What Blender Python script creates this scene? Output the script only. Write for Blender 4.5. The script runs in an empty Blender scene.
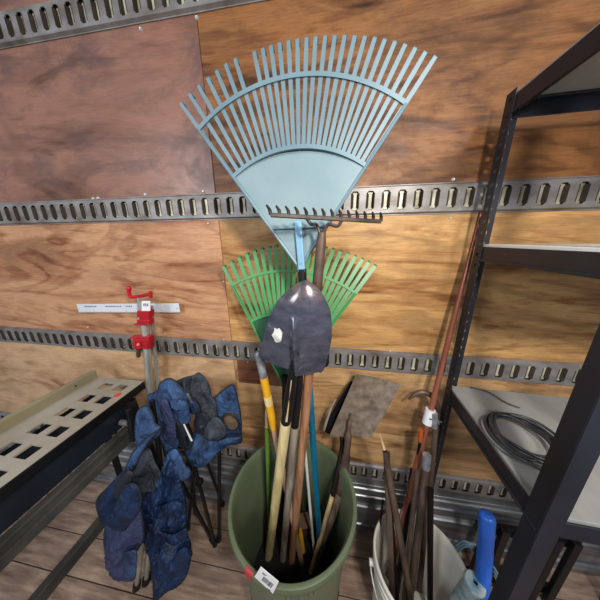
import bpy, bmesh, math, random
from mathutils import Vector, Matrix, noise
PI = math.pi
random.seed(7)
SC = bpy.context.scene
COL = SC.collection

# ------------------------------------------------------------------ camera
FPX, YAW, PITCH, ROLL = 210.5, -.154, -.275, -.010
CAM = Vector((0, -.881, 1.62))
_cy, _sy, _cp, _sp = math.cos(YAW), math.sin(YAW), math.cos(PITCH), math.sin(PITCH)
FW = Vector((_sy*_cp, _cy*_cp, _sp))
_r = Vector((_cy, -_sy, 0)); _u = _r.cross(FW)
RT = math.cos(ROLL)*_r + math.sin(ROLL)*_u
UP = -math.sin(ROLL)*_r + math.cos(ROLL)*_u
cd = bpy.data.cameras.new('camera'); cam = bpy.data.objects.new('camera', cd); COL.objects.link(cam)
cd.sensor_width = 36; cd.sensor_fit = 'HORIZONTAL'; cd.lens = FPX*36/600; cd.clip_start = .02
cam.matrix_world = Matrix(((RT.x, UP.x, -FW.x, CAM.x), (RT.y, UP.y, -FW.y, CAM.y), (RT.z, UP.z, -FW.z, CAM.z), (0, 0, 0, 1)))
SC.camera = cam

# ------------------------------------------------------------------ world, lights, exposure
w = bpy.data.worlds.new('world'); SC.world = w; w.use_nodes = True
w.node_tree.nodes['Background'].inputs[0].default_value = (.80, .87, 1, 1)
w.node_tree.nodes['Background'].inputs[1].default_value = .30
def area(name, loc, target, size, power, color):
    l = bpy.data.lights.new(name, 'AREA'); l.shape = 'DISK'; l.size = size; l.energy = power; l.color = color
    o = bpy.data.objects.new(name, l); COL.objects.link(o); o.location = loc
    o.rotation_euler = (Vector(target)-Vector(loc)).to_track_quat('-Z', 'Y').to_euler(); return o
area('work_lamp_light', (.30, -1.05, 1.92), (-.1, 0, 1.0), .10, 12, (1, .965, .91))
area('ceiling_light', (.95, -2.6, 2.9), (.2, -.1, .9), .5, 40, (1, .96, .9))
area('doorway_light', (-1.7, -2.2, 2.3), (-.9, 0, 1.4), .9, 29, (.86, .92, 1))
vs = SC.view_settings
vs.view_transform = 'Standard'; vs.look = 'None'; vs.gamma = 1; vs.use_curve_mapping = False; vs.exposure = 0.0

# ------------------------------------------------------------------ placing helpers
def ray(x, y): return FW + RT*((x-300)/FPX) - UP*((y-300)/FPX)
def P(x, y, Y):
    d = ray(x, y); return CAM + d*((Y-CAM.y)/d.y)
def PZ(x, y, z):
    d = ray(x, y); return CAM + d*((z-CAM.z)/d.z)
def PX(x, y, X):
    d = ray(x, y); return CAM + d*(X/d.x)

# ------------------------------------------------------------------ materials
def srgb(c):
    return tuple(((v/255)/12.92 if v/255 <= .04045 else ((v/255+.055)/1.055)**2.4) for v in c) + (1,)
def new_mat(name):
    m = bpy.data.materials.new(name); m.use_nodes = True
    nt = m.node_tree; b = nt.nodes['Principled BSDF']; return m, nt, b
def node(nt, t, **k):
    n = nt.nodes.new(t)
    for a, v in k.items(): setattr(n, a, v)
    return n
def ramp(nt, fac, stops):
    r = node(nt, 'ShaderNodeValToRGB'); e = r.color_ramp.elements
    while len(e) < len(stops): e.new(.5)
    for i, (p, c) in enumerate(stops): e[i].position = p; e[i].color = c if len(c) == 4 else srgb(c)
    nt.links.new(fac, r.inputs[0]); return r.outputs[0]
def coords(nt, scale=(1, 1, 1), loc=(0, 0, 0), rot=(0, 0, 0)):
    t = node(nt, 'ShaderNodeTexCoord'); m = node(nt, 'ShaderNodeMapping')
    m.inputs['Scale'].default_value = scale; m.inputs['Location'].default_value = loc; m.inputs['Rotation'].default_value = rot
    nt.links.new(t.outputs['Object'], m.inputs[0]); return m.outputs[0]
def noise_n(nt, vec, scale, detail=3, rough=.55, dist=0):
    n = node(nt, 'ShaderNodeTexNoise'); n.inputs['Scale'].default_value = scale; n.inputs['Detail'].default_value = detail
    n.inputs['Roughness'].default_value = rough; n.inputs['Distortion'].default_value = dist
    nt.links.new(vec, n.inputs['Vector']); return n.outputs['Fac']
def mix(nt, fac, a, b, mode='MIX'):
    m = node(nt, 'ShaderNodeMix', data_type='RGBA', blend_type=mode)
    for s, v in ((m.inputs[0], fac), (m.inputs[6], a), (m.inputs[7], b)):
        if hasattr(v, 'is_output'): nt.links.new(v, s)
        else: s.default_value = v
    return m.outputs[2]
def bump(nt, b, h, strength, dist=.002):
    n = node(nt, 'ShaderNodeBump'); n.inputs['Strength'].default_value = strength; n.inputs['Distance'].default_value = dist
    nt.links.new(h, n.inputs['Height']); nt.links.new(n.outputs[0], b.inputs['Normal'])
def mat(name, col, rough=.5, metal=0, col2=None, scale=8, stretch=(1, 1, 1), lo=.35, hi=.65, bmp=0, spec=.5, detail=4, big=0):
    m, nt, b = new_mat(name)
    b.inputs['Roughness'].default_value = rough; b.inputs['Metallic'].default_value = metal
    b.inputs['Specular IOR Level'].default_value = spec
    v = coords(nt, stretch); n = noise_n(nt, v, scale, detail)
    if col2 is None: col2 = tuple(max(0, c*.86) for c in col)
    nt.links.new(ramp(nt, n, [(lo, col2), (hi, col)]), b.inputs['Base Color'])
    if bmp: bump(nt, b, noise_n(nt, v, scale*3, 3), bmp)
    if big: bump(nt, b, noise_n(nt, coords(nt, (1.6, 1, .8)), 16, 3, .5, 2.2), big, .03)
    return m
def plywood(name, light, mid, dark, seed, stain=(60, 42, 34), stain_amt=.5, rings=26, zs=3.2, rough=.5, contrast=1., spec=.28):
    m, nt, b = new_mat(name)
    b.inputs['Specular IOR Level'].default_value = spec
    # rotary-cut figure: contour lines of a stretched, warped noise
    v = coords(nt, (.9, 1, zs), (seed*3.1, 0, seed*1.7))
    n = noise_n(nt, v, 1.6, 3, .5, .9)
    mul = node(nt, 'ShaderNodeMath', operation='MULTIPLY'); mul.inputs[1].default_value = rings*2.2
    nt.links.new(n, mul.inputs[0])
    s = node(nt, 'ShaderNodeMath', operation='SINE'); nt.links.new(mul.outputs[0], s.inputs[0])
    mr = node(nt, 'ShaderNodeMapRange'); mr.inputs[1].default_value = -1; mr.inputs[2].default_value = 1
    nt.links.new(s.outputs[0], mr.inputs[0])
    grain = ramp(nt, mr.outputs[0], [(0, light), (.55, light), (.85, mid), (1, dark)])
    pn = noise_n(nt, coords(nt, (.8, 1, zs*1.5), (seed*5.3, 0, seed*2.9)), 1.6, 6, .64, .8)
    patch = ramp(nt, pn, [(.33, dark), (.42, mid), (.50, light), (.57, light), (.62, mid), (.70, dark)])
    c = mix(nt, .64, grain, patch)
    fn = noise_n(nt, coords(nt, (5, 1, 80), (seed, 0, 0)), 3, 4, .65)
    c = mix(nt, .36*contrast, c, ramp(nt, fn, [(.32, (120, 96, 78)), (.62, (255, 252, 246))]), 'MULTIPLY')
    # blotchy dirt
    sn = noise_n(nt, coords(nt, (1.1, 1, 1.8), (seed*9.7, 0, seed)), 2.6, 7, .72, .5)
    fac = ramp(nt, sn, [(.48, (0, 0, 0)), (.66, (255, 255, 255))])
    sm = node(nt, 'ShaderNodeMath', operation='MULTIPLY'); sm.inputs[1].default_value = stain_amt
    nt.links.new(fac, sm.inputs[0]); c = mix(nt, sm.outputs[0], c, srgb(stain))
    kn = noise_n(nt, coords(nt, (2.5, 1, 7), (seed*2, 0, 0)), 11, 3, .6)
    c = mix(nt, ramp(nt, kn, [(.66, (0, 0, 0)), (.76, (140, 140, 140))]), c, srgb((66, 44, 30)))
    # pale scuffs
    kn = noise_n(nt, coords(nt, (2, 1, 9), (seed*4, 0, 3)), 7, 4, .7)
    c = mix(nt, ramp(nt, kn, [(.66, (0, 0, 0)), (.80, (120, 120, 120))]), c, srgb((226, 204, 178)))
    nt.links.new(c, b.inputs['Base Color'])
    rr = ramp(nt, sn, [(.3, (min(255, int(rough*255)+25),)*3), (.7, (min(255, int(rough*255)+80),)*3)]); nt.links.new(rr, b.inputs['Roughness'])
    bump(nt, b, fn, .2, .001)
    return m
def woodgrain(name, a, c2, rough=.6, scale=30, axis=2, dirt=None, dirt_amt=.5):
    m, nt, b = new_mat(name); b.inputs['Roughness'].default_value = rough
    st = [1, 1, 1]; st[axis] = .06
    n = noise_n(nt, coords(nt, tuple(st)), scale*2, 4, .6)
    c = ramp(nt, n, [(.35, c2), (.6, a)])
    if dirt:
        d = noise_n(nt, coords(nt, (1, 1, .35)), 22, 4, .6)
        f = ramp(nt, d, [(.42, (0, 0, 0)), (.62, (int(255*dirt_amt),)*3)])
        c = mix(nt, f, c, srgb(dirt))
    nt.links.new(c, b.inputs['Base Color']); bump(nt, b, n, .3, .001)
    return m

M = {}
M['track'] = mat('track_steel', (150, 146, 144), .5, .4, (104, 96, 88), 9, (1, 1, 2), .3, .62, .15)
M['track_in'] = mat('track_inner', (214, 208, 188), .5, .2, (128, 120, 96), 12, bmp=.1)
M['track_back'] = mat('track_recess', (72, 62, 48), .7, .1, (44, 36, 28), 12, bmp=.1)  # recess colour darkened to deepen the shade inside the slots
M['screw'] = mat('screw', (225, 225, 225), .35, .4)
M['alu'] = mat('aluminium', (176, 180, 184), .38, .7, (120, 122, 124), 5, (1, 1, 6), bmp=.1)
M['alu_clean'] = mat('aluminium_clean', (226, 229, 234), .45, .1, (212, 215, 220), 6)
M['blue_rake'] = mat('blue_rake_plastic', (110, 136, 145), .45, 0, (92, 119, 130), 6, spec=.5)
M['blue_plate'] = mat('blue_rake_plate', (134, 154, 158), .36, 0, (108, 132, 139), 4, lo=.3, hi=.7)
M['blue_socket'] = mat('blue_rake_socket', (130, 176, 205), .42)
M['green_rake'] = mat('green_rake_plastic', (66, 148, 80), .42, 0, (50, 126, 64), 6)
M['green_plate'] = mat('green_rake_plate', (22, 92, 52), .4, 0, (14, 70, 40), 6)
M['teal'] = mat('teal_paint', (14, 108, 140), .35, 0, (8, 84, 112), 10)
M['black'] = mat('black_steel', (26, 26, 29), .42, .2, (17, 17, 19), 8)
M['shelf'] = mat('shelf_black', (36, 38, 48), .45, .2, (24, 26, 33), 5)
M['shovel'] = mat('shovel_steel', (52, 53, 60), .30, .55, (30, 31, 36), 7, (1, 1, 1.5), .3, .7, .12)
M['shovel_dark'] = mat('dark_socket_steel', (34, 32, 38), .42, .4, (22, 20, 24), 12)
M['rust'] = mat('rusty_steel', (104, 82, 68), .6, .3, (62, 48, 40), 14, bmp=.3)
M['rakeiron'] = mat('dark_rake_iron', (70, 58, 50), .5, .4, (44, 36, 32), 20, bmp=.2)
M['rust2'] = mat('brown_bar_steel', (118, 98, 84), .5, .35, (66, 52, 46), 18, (1, 1, .2), bmp=.2)
M['rustdark'] = mat('dark_bar_steel', (38, 30, 30), .45, .5, (24, 19, 20), 18, (1, 1, .3), bmp=.2)
M['copper'] = mat('red_brown_pole', (164, 100, 80), .32, .35, (104, 54, 42), 16, (1, 1, .1))
M['cream'] = woodgrain('cream_handle', (214, 198, 152), (186, 164, 112), .55, 30, 2, (216, 178, 60), .5)
M['greywood'] = woodgrain('weathered_handle', (158, 146, 132), (112, 98, 86), .7, 30, 2, (84, 68, 56), .4)
M['brownwood'] = woodgrain('brown_handle', (172, 122, 88), (126, 84, 58), .6, 30, 2, (112, 88, 74), .5)
M['darkwood'] = woodgrain('dark_handle', (122, 104, 90), (78, 62, 52), .7, 30, 2)
M['palewood'] = woodgrain('pale_handle', (206, 178, 132), (172, 140, 94), .6, 30)
M['yellow'] = mat('yellow_grip', (222, 170, 34), .4, 0, (206, 150, 28), 12)
M['silver'] = mat('silver_grip', (170, 172, 178), .4, .4, (110, 112, 120), 22)
M['pinkwood'] = woodgrain('pinkish_handle', (184, 148, 122), (150, 112, 90), .6)
M['limegreen'] = mat('green_stake', (96, 128, 44), .5, 0, (50, 84, 34), 10, (1, 1, .4))
M['white'] = mat('white_plastic', (226, 226, 222), .4, 0, (214, 212, 204), 5)
M['label'] = mat('paper_label', (236, 236, 238), .6, 0, (230, 230, 232), 5)
M['ink'] = mat('ink', (40, 40, 48), .7)
M['tick'] = mat('ruler_marks', (120, 124, 132), .6)
M['bin'] = mat('green_bin_plastic', (100, 112, 86), .40, 0, (84, 96, 72), 5, (1, 1, .6), .3, .7, .06)
M['bucket'] = mat('bucket_plastic', (226, 224, 214), .38, 0, (196, 190, 172), 5, (1, 1, .7), .25, .6)
M['red'] = mat('red_enamel', (196, 28, 40), .35, .1, (160, 16, 28), 16)
M['redtape'] = mat('red_tape', (176, 52, 58), .5)
M['pipe'] = mat('galvanised_pipe', (206, 208, 202), .34, .6, (160, 162, 150), 14, (1, 1, .3))
M['cloth'] = mat('blue_canvas', (62, 92, 134), .6, 0, (24, 40, 68), 12, bmp=.25, spec=.3, big=.55)  # dark second tone stands for shadow in the crumpled fabric
M['cloth_dark'] = mat('navy_canvas', (26, 52, 92), .5, 0, (14, 28, 54), 14, bmp=.3, spec=.35, big=.55)
M['cloth_grey'] = mat('grey_mesh_fabric', (62, 68, 78), .7, 0, (42, 46, 54), 22, bmp=.4, big=.55)
M['cloth_trim'] = mat('dark_binding', (24, 30, 42), .7)  # edge binding; also colours the pieces laid in as fold shade
M['cloth_lilac'] = mat('faded_canvas', (64, 70, 108), .75, 0, (48, 56, 92), 12, bmp=.3, big=.55)
M['saw_top'] = mat('cast_top', (182, 176, 160), .45, .15, (164, 156, 140), 7)
M['saw_fence'] = mat('beige_enamel', (156, 148, 118), .5, 0, (138, 130, 102), 7)
M['saw_dark'] = mat('dark_panel', (30, 38, 50), .5, 0, (20, 26, 36), 6)
M['saw_rail'] = mat('grey_steel_rail', (98, 97, 92), .45, .3, (66, 66, 62), 8)
M['blueplast'] = mat('blue_plastic', (42, 104, 206), .4, 0, (34, 88, 184), 9)
M['spool'] = mat('spool_film', (172, 186, 186), .45, 0, (96, 138, 156), 30, (1, 1, 1), .35, .55)
M['cable'] = mat('cable_rubber', (46, 48, 52), .35, 0, (30, 31, 34), 16)
M['wire'] = mat('pale_blue_wire', (120, 158, 178), .4)
M['board'] = mat('dusty_grey_board', (168, 168, 164), .5, .1, (112, 114, 114), 5, (1, .5, 1), .25, .7, .1)
M['orange'] = mat('orange_plastic', (196, 92, 32), .5)
M['card'] = mat('cardboard', (110, 86, 62), .8)

# ------------------------------------------------------------------ mesh helpers
def obj(name, bm, mats, parent=None, smooth=False, bevel=0, seg=2):
    me = bpy.data.meshes.new(name)
    bmesh.ops.recalc_face_normals(bm, faces=bm.faces[:]); bm.to_mesh(me); bm.free()
    for m in (mats if isinstance(mats, (list, tuple)) else [mats]): me.materials.append(M[m] if isinstance(m, str) else m)
    if smooth:
        for p in me.polygons: p.use_smooth = True
        if smooth == 'auto': me.set_sharp_from_angle(angle=math.radians(38))
    o = bpy.data.objects.new(name, me); COL.objects.link(o)
    if parent: o.parent = parent; o.matrix_parent_inverse = parent.matrix_world.inverted()
    if bevel:
        b = o.modifiers.new('bevel', 'BEVEL'); b.width = bevel; b.segments = seg; b.limit_method = 'ANGLE'
    return o
def tag(o, label, cat, group=None):
    o['label'] = label; o['category'] = cat
    if group: o['group'] = group
    return o
def thing(name, loc, label, cat, group=None):
    o = bpy.data.objects.new(name, None); COL.objects.link(o); o.location = loc; o.empty_display_size = .05
    o.matrix_world = Matrix.Translation(Vector(loc)); return tag(o, label, cat, group)
def struct(name, bm, mats, **k):
    o = obj(name, bm, mats, **k); o['kind'] = 'structure'; return o
def box(bm, lo, hi, mi=0, mtx=None):
    vs_ = [Vector((x, y, z)) for x in (lo[0], hi[0]) for y in (lo[1], hi[1]) for z in (lo[2], hi[2])]
    if mtx: vs_ = [mtx @ v for v in vs_]
    v = [bm.verts.new(p) for p in vs_]
    for f in ((0, 1, 3, 2), (4, 6, 7, 5), (0, 4, 5, 1), (2, 3, 7, 6), (0, 2, 6, 4), (1, 5, 7, 3)):
        bm.faces.new([v[i] for i in f]).material_index = mi
def beam(bm, a, b, wx, wy, upv=Vector((0, 0, 1)), mi=0):
    """box of section wx (sideways) x wy (along upv) from a to b"""
    a, b = Vector(a), Vector(b); d = (b-a); L = d.length; d.normalize()
    s = d.cross(upv).normalized(); u = s.cross(d).normalized()
    m = Matrix(((s.x, u.x, d.x, a.x), (s.y, u.y, d.y, a.y), (s.z, u.z, d.z, a.z), (0, 0, 0, 1)))
    box(bm, (-wx/2, -wy/2, 0), (wx/2, wy/2, L), mi, m)
def tube(bm, pts, rad, n=12, cap=True, flat=1.0, mi=0):
    pts = [Vector(p) for p in pts]
    if not hasattr(rad, '__len__'): rad = [rad]*len(pts)
    rings = []; ref = None
    for i, p in enumerate(pts):
        d = (pts[min(i+1, len(pts)-1)] - pts[max(i-1, 0)]).normalized()
        if ref is None: ref = Vector((0, -1, 0)) if abs(d.y) < .9 else Vector((0, 0, 1))
        s = d.cross(ref).normalized(); u = s.cross(d).normalized(); ref = u
        rings.append([bm.verts.new(p + (s*math.cos(2*PI*k/n) + u*math.sin(2*PI*k/n)*flat)*rad[i]) for k in range(n)])
    for a, b in zip(rings, rings[1:]):
        for k in range(n): bm.faces.new((a[k], a[(k+1) % n], b[(k+1) % n], b[k])).material_index = mi
    if cap:
        bm.faces.new(rings[0][::-1]).material_index = mi; bm.faces.new(rings[-1]).material_index = mi
def lathe(bm, prof, c, n=64, axis=Vector((0, 0, 1)), mi=0, close=False):
    axis = Vector(axis).normalized(); q = Vector((0, 0, 1)).rotation_difference(axis); rings = []
    for r, z in prof:
        rings.append([bm.verts.new(Vector(c) + q @ Vector((r*math.cos(2*PI*k/n), r*math.sin(2*PI*k/n), z))) for k in range(n)] if r > 1e-6
                     else [bm.verts.new(Vector(c) + q @ Vector((0, 0, z)))])
    pairs = list(zip(rings, rings[1:])) + ([(rings[-1], rings[0])] if close else [])
    for a, b in pairs:
        for k in range(n):
            if len(a) == 1: f = (a[0], b[(k+1) % n], b[k])
            elif len(b) == 1: f = (a[k], a[(k+1) % n], b[0])
            else: f = (a[k], a[(k+1) % n], b[(k+1) % n], b[k])
            bm.faces.new(f).material_index = mi
def prism(bm, pts, off, mi=0):
    """closed outline pts (3d) extruded by vector off"""
    off = Vector(off); a = [bm.verts.new(p) for p in pts]; b = [bm.verts.new(Vector(p)+off) for p in pts]; n = len(a)
    bm.faces.new(a).material_index = mi; bm.faces.new(b[::-1]).material_index = mi
    for i in range(n): bm.faces.new((a[i], b[i], b[(i+1) % n], a[(i+1) % n])).material_index = mi
def bez(pts, n=8):
    """Catmull-Rom through points"""
    pts = [Vector(p) for p in pts]; q = [pts[0]*2-pts[1]] + pts + [pts[-1]*2-pts[-2]]; out = []
    for i in range(1, len(q)-2):
        for k in range(n):
            t = k/n; a, b, c, d = q[i-1], q[i], q[i+1], q[i+2]
            out.append(.5*((2*b)+(c-a)*t+(2*a-5*b+4*c-d)*t*t+(3*b-a-3*c+d)*t**3))
    return out + [pts[-1]]

# ================================================================== SETTING
XL, XR = -2.7, 1.7
TZ = [2.408, 1.758, 1.097, .433]      # centre heights of the cargo tracks
HT = .0508
def seam_x(z): return P(218.7, 222.6, 0).x
M['ply_tl'] = plywood('plywood_upper_left', (154, 110, 92), (122, 84, 68), (76, 50, 42), 1.3, (92, 68, 66), .8, 9, 2.2, .42, .6, .45)
M['ply_tr'] = plywood('plywood_upper_right', (156, 106, 64), (116, 72, 42), (56, 34, 20), 2.2, (70, 46, 30), .6, 12, 3.4, .5)
M['ply_ml'] = plywood('plywood_middle_left', (210, 160, 120), (178, 122, 86), (116, 70, 46), 3.8, (156, 110, 84), .45, 15, 3.2, .5)
M['ply_mr'] = plywood('plywood_middle_right', (214, 168, 110), (172, 118, 66), (92, 56, 30), 5.1, (128, 88, 54), .45, 7, 4.6, .5)
M['ply_ll'] = plywood('plywood_lower_left', (220, 182, 140), (194, 152, 112), (138, 96, 66), 6.4, (146, 112, 88), .45, 10, 3.0, .5)
M['ply_lr'] = plywood('plywood_lower_right', (206, 164, 116), (166, 122, 78), (92, 60, 36), 7.7, (90, 64, 46), .55, 10, 3.8, .5)
M['ply_b'] = plywood('plywood_bottom', (156, 116, 76), (128, 90, 56), (82, 54, 32), 8.9, (70, 52, 38), .6, 10, 3.0, .5)
M['patch'] = plywood('reddish_wood_patch', (128, 84, 62), (100, 62, 46), (64, 36, 26), 9.5, (60, 38, 30), .4, 10, 3.4, .5)
def panel(x0, x1, z0, z1, m, y=0.0):
    bm = bmesh.new(); box(bm, (x0+.0012, y, z0+.0012), (x1-.0012, y+.018, z1-.0012))
    return struct('wall_back', bm, m, bevel=.0015, seg=1)
SX = seam_x(0)
panel(XL, SX, TZ[1], 2.95, 'ply_tl'); panel(SX, XR, TZ[1], 2.95, 'ply_tr')
panel(XL, SX, TZ[2], TZ[1], 'ply_ml'); panel(SX, XR, TZ[2], TZ[1], 'ply_mr')
panel(XL, SX, TZ[3], TZ[2], 'ply_ll'); panel(SX, XR, TZ[3], TZ[2], 'ply_lr')
panel(XL, XR, -.02, TZ[3], 'ply_b')
bm = bmesh.new(); box(bm, (XL, .0182, -.02), (XR, .06, 2.95)); struct('wall_back', bm, 'black')
# reddish patch board under the third track
a = P(237, 360, 0); b2 = P(300, 386, 0)
bm = bmesh.new(); box(bm, (a.x, -.0035, b2.z-.01), (b2.x, 0, TZ[2]-HT+.01)); struct('wall_back', bm, 'patch', bevel=.001)
# floor planks
def floor_mat():
    m, nt, b = new_mat('floor_planks'); b.inputs['Roughness'].default_value = .7
    v = coords(nt, (1.2, 9, 1)); n = noise_n(nt, v, 4, 5, .65, .3)
    c = ramp(nt, n, [(.3, (104, 82, 68)), (.5, (148, 122, 104)), (.72, (186, 162, 142))])
    d = noise_n(nt, coords(nt, (1, 1.6, 1)), 5, 5, .65)
    c = mix(nt, ramp(nt, d, [(.42, (0, 0, 0)), (.7, (170, 170, 170))]), c, srgb((122, 106, 96)))
    nt.links.new(c, b.inputs['Base Color']); bump(nt, b, n, .3, .002); return m
M['floor'] = floor_mat()
bm = bmesh.new(); y = 0.0; k = 0
while y > -2.6:
    box(bm, (XL, y-.138, -.04), (XR, y-.002, random.uniform(-.0015, 0))); y -= .14
struct('floor', bm, 'floor', bevel=.002, seg=1)
bm = bmesh.new(); box(bm, (XL, -2.6, -.08), (XR, .06, -.041)); struct('floor', bm, 'black')
# aluminium kick rail along the foot of the wall
bm = bmesh.new()
prof = [(0, 0), (-.034, 0), (-.034, .055), (-.024, .06), (-.024, .085), (-.034, .09), (-.034, .20), (-.026, .206), (-.018, .215), (-.018, .25), (-.026, .255), (-.026, .27),
        (-.018, .275), (-.018, .305), (-.026, .31), (-.026, .325), (-.018, .33), (-.018, .352), (-.030, .358), (-.030, .368), (0, .37)]
prism(bm, [Vector((XL, yy, zz)) for yy, zz in prof], (XR-XL, 0, 0)); struct('baseboard_back', bm, 'alu', bevel=.0015, seg=1)

# cargo tracks
PIT = .0544
def track(zc, phase, label):
    t = thing('cargo_track', (0, 0, zc), label, 'wall track')
    bm = bmesh.new(); y0, y1 = -.0145, -.0115; sh, sw = .0325, .0125
    n0 = int((XL-phase)/PIT)-1; n1 = int((XR-phase)/PIT)+1
    x0 = phase+(n0-.5)*PIT; x1 = phase+(n1+.5)*PIT
    for s in (-1, 1):
        lo, hi = sorted((s*sh, s*(HT-.008)))
        box(bm, (x0, y0, zc+lo), (x1, y1, zc+hi))
        # sloping edge and flange on the wall
        pr = [(y0, s*(HT-.008)), (-.004, s*(HT-.003)), (-.004, s*HT), (-.0005, s*HT), (-.0005, s*(HT-.006)), (y1, s*(HT-.011))]
        prism(bm, [Vector((x0, a_, zc+b_)) for a_, b_ in pr], (x1-x0, 0, 0))
    for i in range(n0, n1+1):
        xc = phase+i*PIT
        box(bm, (xc+sw, y0, zc-sh), (xc+PIT-sw, y1, zc+sh))
        # chamfered corners of the slot
        for sx in (-1, 1):
            for sz in (-1, 1):
                c = Vector((xc+sx*sw, y0, zc+sz*sh))
                prism(bm, [c, c+Vector((-sx*.005, 0, 0)), c+Vector((0, 0, -sz*.006))], (0, y1-y0, 0))
        # folded lips either side of the slot
        for sx in (-1, 1):
            xx = xc+sx*sw
            prism(bm, [Vector((xx, y0-.0012, zc-sh*.8)), Vector((xx+sx*.0025, y0, zc-sh*.8)), Vector((xx-sx*.003, -.001, zc-sh*.8)), Vector((xx-sx*.005, -.001, zc-sh*.8))], (0, 0, sh*1.6), 2)
    obj('track_rail', bm, ['track', 'track_in', 'track_back'], t)
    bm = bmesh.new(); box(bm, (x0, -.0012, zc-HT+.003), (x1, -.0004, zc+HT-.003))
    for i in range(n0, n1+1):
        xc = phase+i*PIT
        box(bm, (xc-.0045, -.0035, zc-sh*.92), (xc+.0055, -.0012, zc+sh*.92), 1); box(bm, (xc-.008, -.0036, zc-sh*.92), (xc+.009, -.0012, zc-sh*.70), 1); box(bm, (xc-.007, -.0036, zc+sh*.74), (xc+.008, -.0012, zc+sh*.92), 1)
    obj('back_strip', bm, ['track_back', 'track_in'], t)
    return t
def phase_from(px, y): return P(px, y, -.013).x
track(TZ[0], phase_from(124, 12), 'slotted grey steel cargo track at the very top of the plywood wall')
track(TZ[1], phase_from(354.8, 203), 'slotted grey steel cargo track passing behind the big blue rake')
track(TZ[2], phase_from(350.2, 360), 'slotted grey steel cargo track just below the white ruler, behind the shovel blade')
track(TZ[3], phase_from(375, 472), 'lowest slotted steel cargo track, just above the aluminium kick rail')

# screws
def screw(px, py, where, r=.006):
    p = P(px, py, 0); bm = bmesh.new()
    lathe(bm, [(0, -.0045), (r*.35, -.0044), (r*.4, -.003), (r*.7, -.0038), (r, -.001), (r, .001), (0, .001)][::-1], p, 16, Vector((0, 1, 0)))
    tag(obj('wall_screw', bm, 'screw', smooth='auto'), where, 'screw', 'screws in the plywood wall')
for px, py, wtxt in [(141, 29.5, 'bright screw head under the left end of the topmost track'), (197, 18, 'screw head at the top of the panel seam beside the topmost track'),
                  (93.5, 198.5, 'smaller of two adjacent screw heads near the left end of the second track'), (98.5, 198, 'larger of two adjacent screw heads near the left end of the second track'),
                  (145.5, 194.5, 'screw head above the second track, straight over the red clamp'), (203.5, 191.3, 'screw head above the second track just left of the blue rake'),
                  (208.5, 223.5, 'screw head under the second track beside the panel seam'), (453, 179.5, 'screw head above the second track near the black shelf'),
                  (450, 218, 'screw head below the second track near the red-brown pole tip'), (88, 331-4, 'screw head above the third track at its left end'),
                  (165, 333.5, 'screw head above the third track right of the red clamp'), (224, 339.5, 'screw head above the third track by the panel seam'),
                  (223.5, 281.5, 'screw head beside the leftmost tine of the green rake'), (124, 366.5, 'screw head in pale plywood below the third track, left'),
                  (390, 350.5, 'screw head above the third track between spade and pole'), (248, 361.5, 'screw head in the reddish patch below the third track')]:
    screw(px, py, wtxt, .0045 if py > 200 else .0065)

# ================================================================== RULER ON THE WALL
Y0 = -.022
t = thing('metal_ruler', P(128, 308, Y0), 'long white aluminium ruler fixed level across the wall behind the red clamp', 'ruler')
a, b2 = P(77.6, 308.3, Y0), P(179.3, 308.0, Y0); h = .023
bm = bmesh.new(); d = (b2-a).normalized(); up = Vector((0, 0, 1))
prism(bm, [a-up*h, b2-up*h, b2+up*h, a+up*h], (0, .0025, 0)); obj('blade', bm, 'alu_clean', t, bevel=.0006)
bm = bmesh.new(); L = (b2-a).length; n = 60
for i in range(1, n):
    q = a+d*(L*i/n); hh = .012 if i % 10 == 0 else (.008 if i % 5 == 0 else .005)
    prism(bm, [q-up*h+d*-.001, q-up*h+d*.001, q-up*(h-hh)+d*.001, q-up*(h-hh)+d*-.001], (0, -.0005, 0))
obj('scale_marks', bm, 'tick', t)
for x0, x1, zz in ((.08, .20, .012), (.30, .46, .012), (.50, .56, .012)):
    k = x0; bm = bmesh.new()
    while k < x1:
        wv = random.uniform(.004, .009); q = a+d*(L*k)+up*(zz-.006)
        prism(bm, [q, q+d*wv, q+d*wv+up*.007, q+up*.007], (0, -.0005, 0)); k += wv/L+.006
    obj('print', bm, 'tick', t)
for k in (.02, .98):
    bm = bmesh.new(); tube(bm, [a+d*L*k+Vector((0, -.003, 0)), a+d*L*k+Vector((0, .022, 0))], .004, 10); obj('fixing_screw', bm, 'screw', t)

# ================================================================== PIPE CLAMP
cy = -.075
t = thing('pipe_clamp', P(152, 500, cy), 'tall red-headed pipe clamp standing against the wall left of the blue chairs', 'clamp')
def PC(x, y, dy=0): return P(x, y, cy+dy)
base = PC(157, 478); top = PC(143.5, 301); dn = (base-top).normalized()
foot = base + dn*((base.z)/(-dn.z)-.002) if dn.z < 0 else base
bm = bmesh.new(); tube(bm, [top, foot], .0165, 20); obj('pipe', bm, 'pipe', t, smooth='auto')
bm = bmesh.new(); tube(bm, [PC(151.3, 306, .028), foot+Vector((.035, .03, .0))], .008, 12); obj('rear_rod', bm, 'pipe', t, smooth='auto')
q = PC(151.8, 368, .028); q2 = PC(152.5, 378, .028)
bm = bmesh.new(); tube(bm, [q, q2], .0095, 12); obj('yellow_sticker', bm, 'yellow', t, smooth='auto')
bm = bmesh.new(); tube(bm, [PC(138.6, 296, -.01), PC(139.4, 322, -.01)], .0062, 12); obj('screw_spindle', bm, 'pipe', t, smooth='auto')
bm = bmesh.new(); tube(bm, bez([PC(128.6, 288.5, -.01), PC(129.5, 294.5, -.01), PC(131, 297, -.01), PC(138, 296.5, -.01), PC(150, 294.2, -.01)], 5), .0078, 12)
tube(bm, [PC(150.5, 291.5, -.01), PC(150.8, 297.5, -.01)], .008, 12); obj('crank', bm, 'red', t, smooth='auto')
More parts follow.
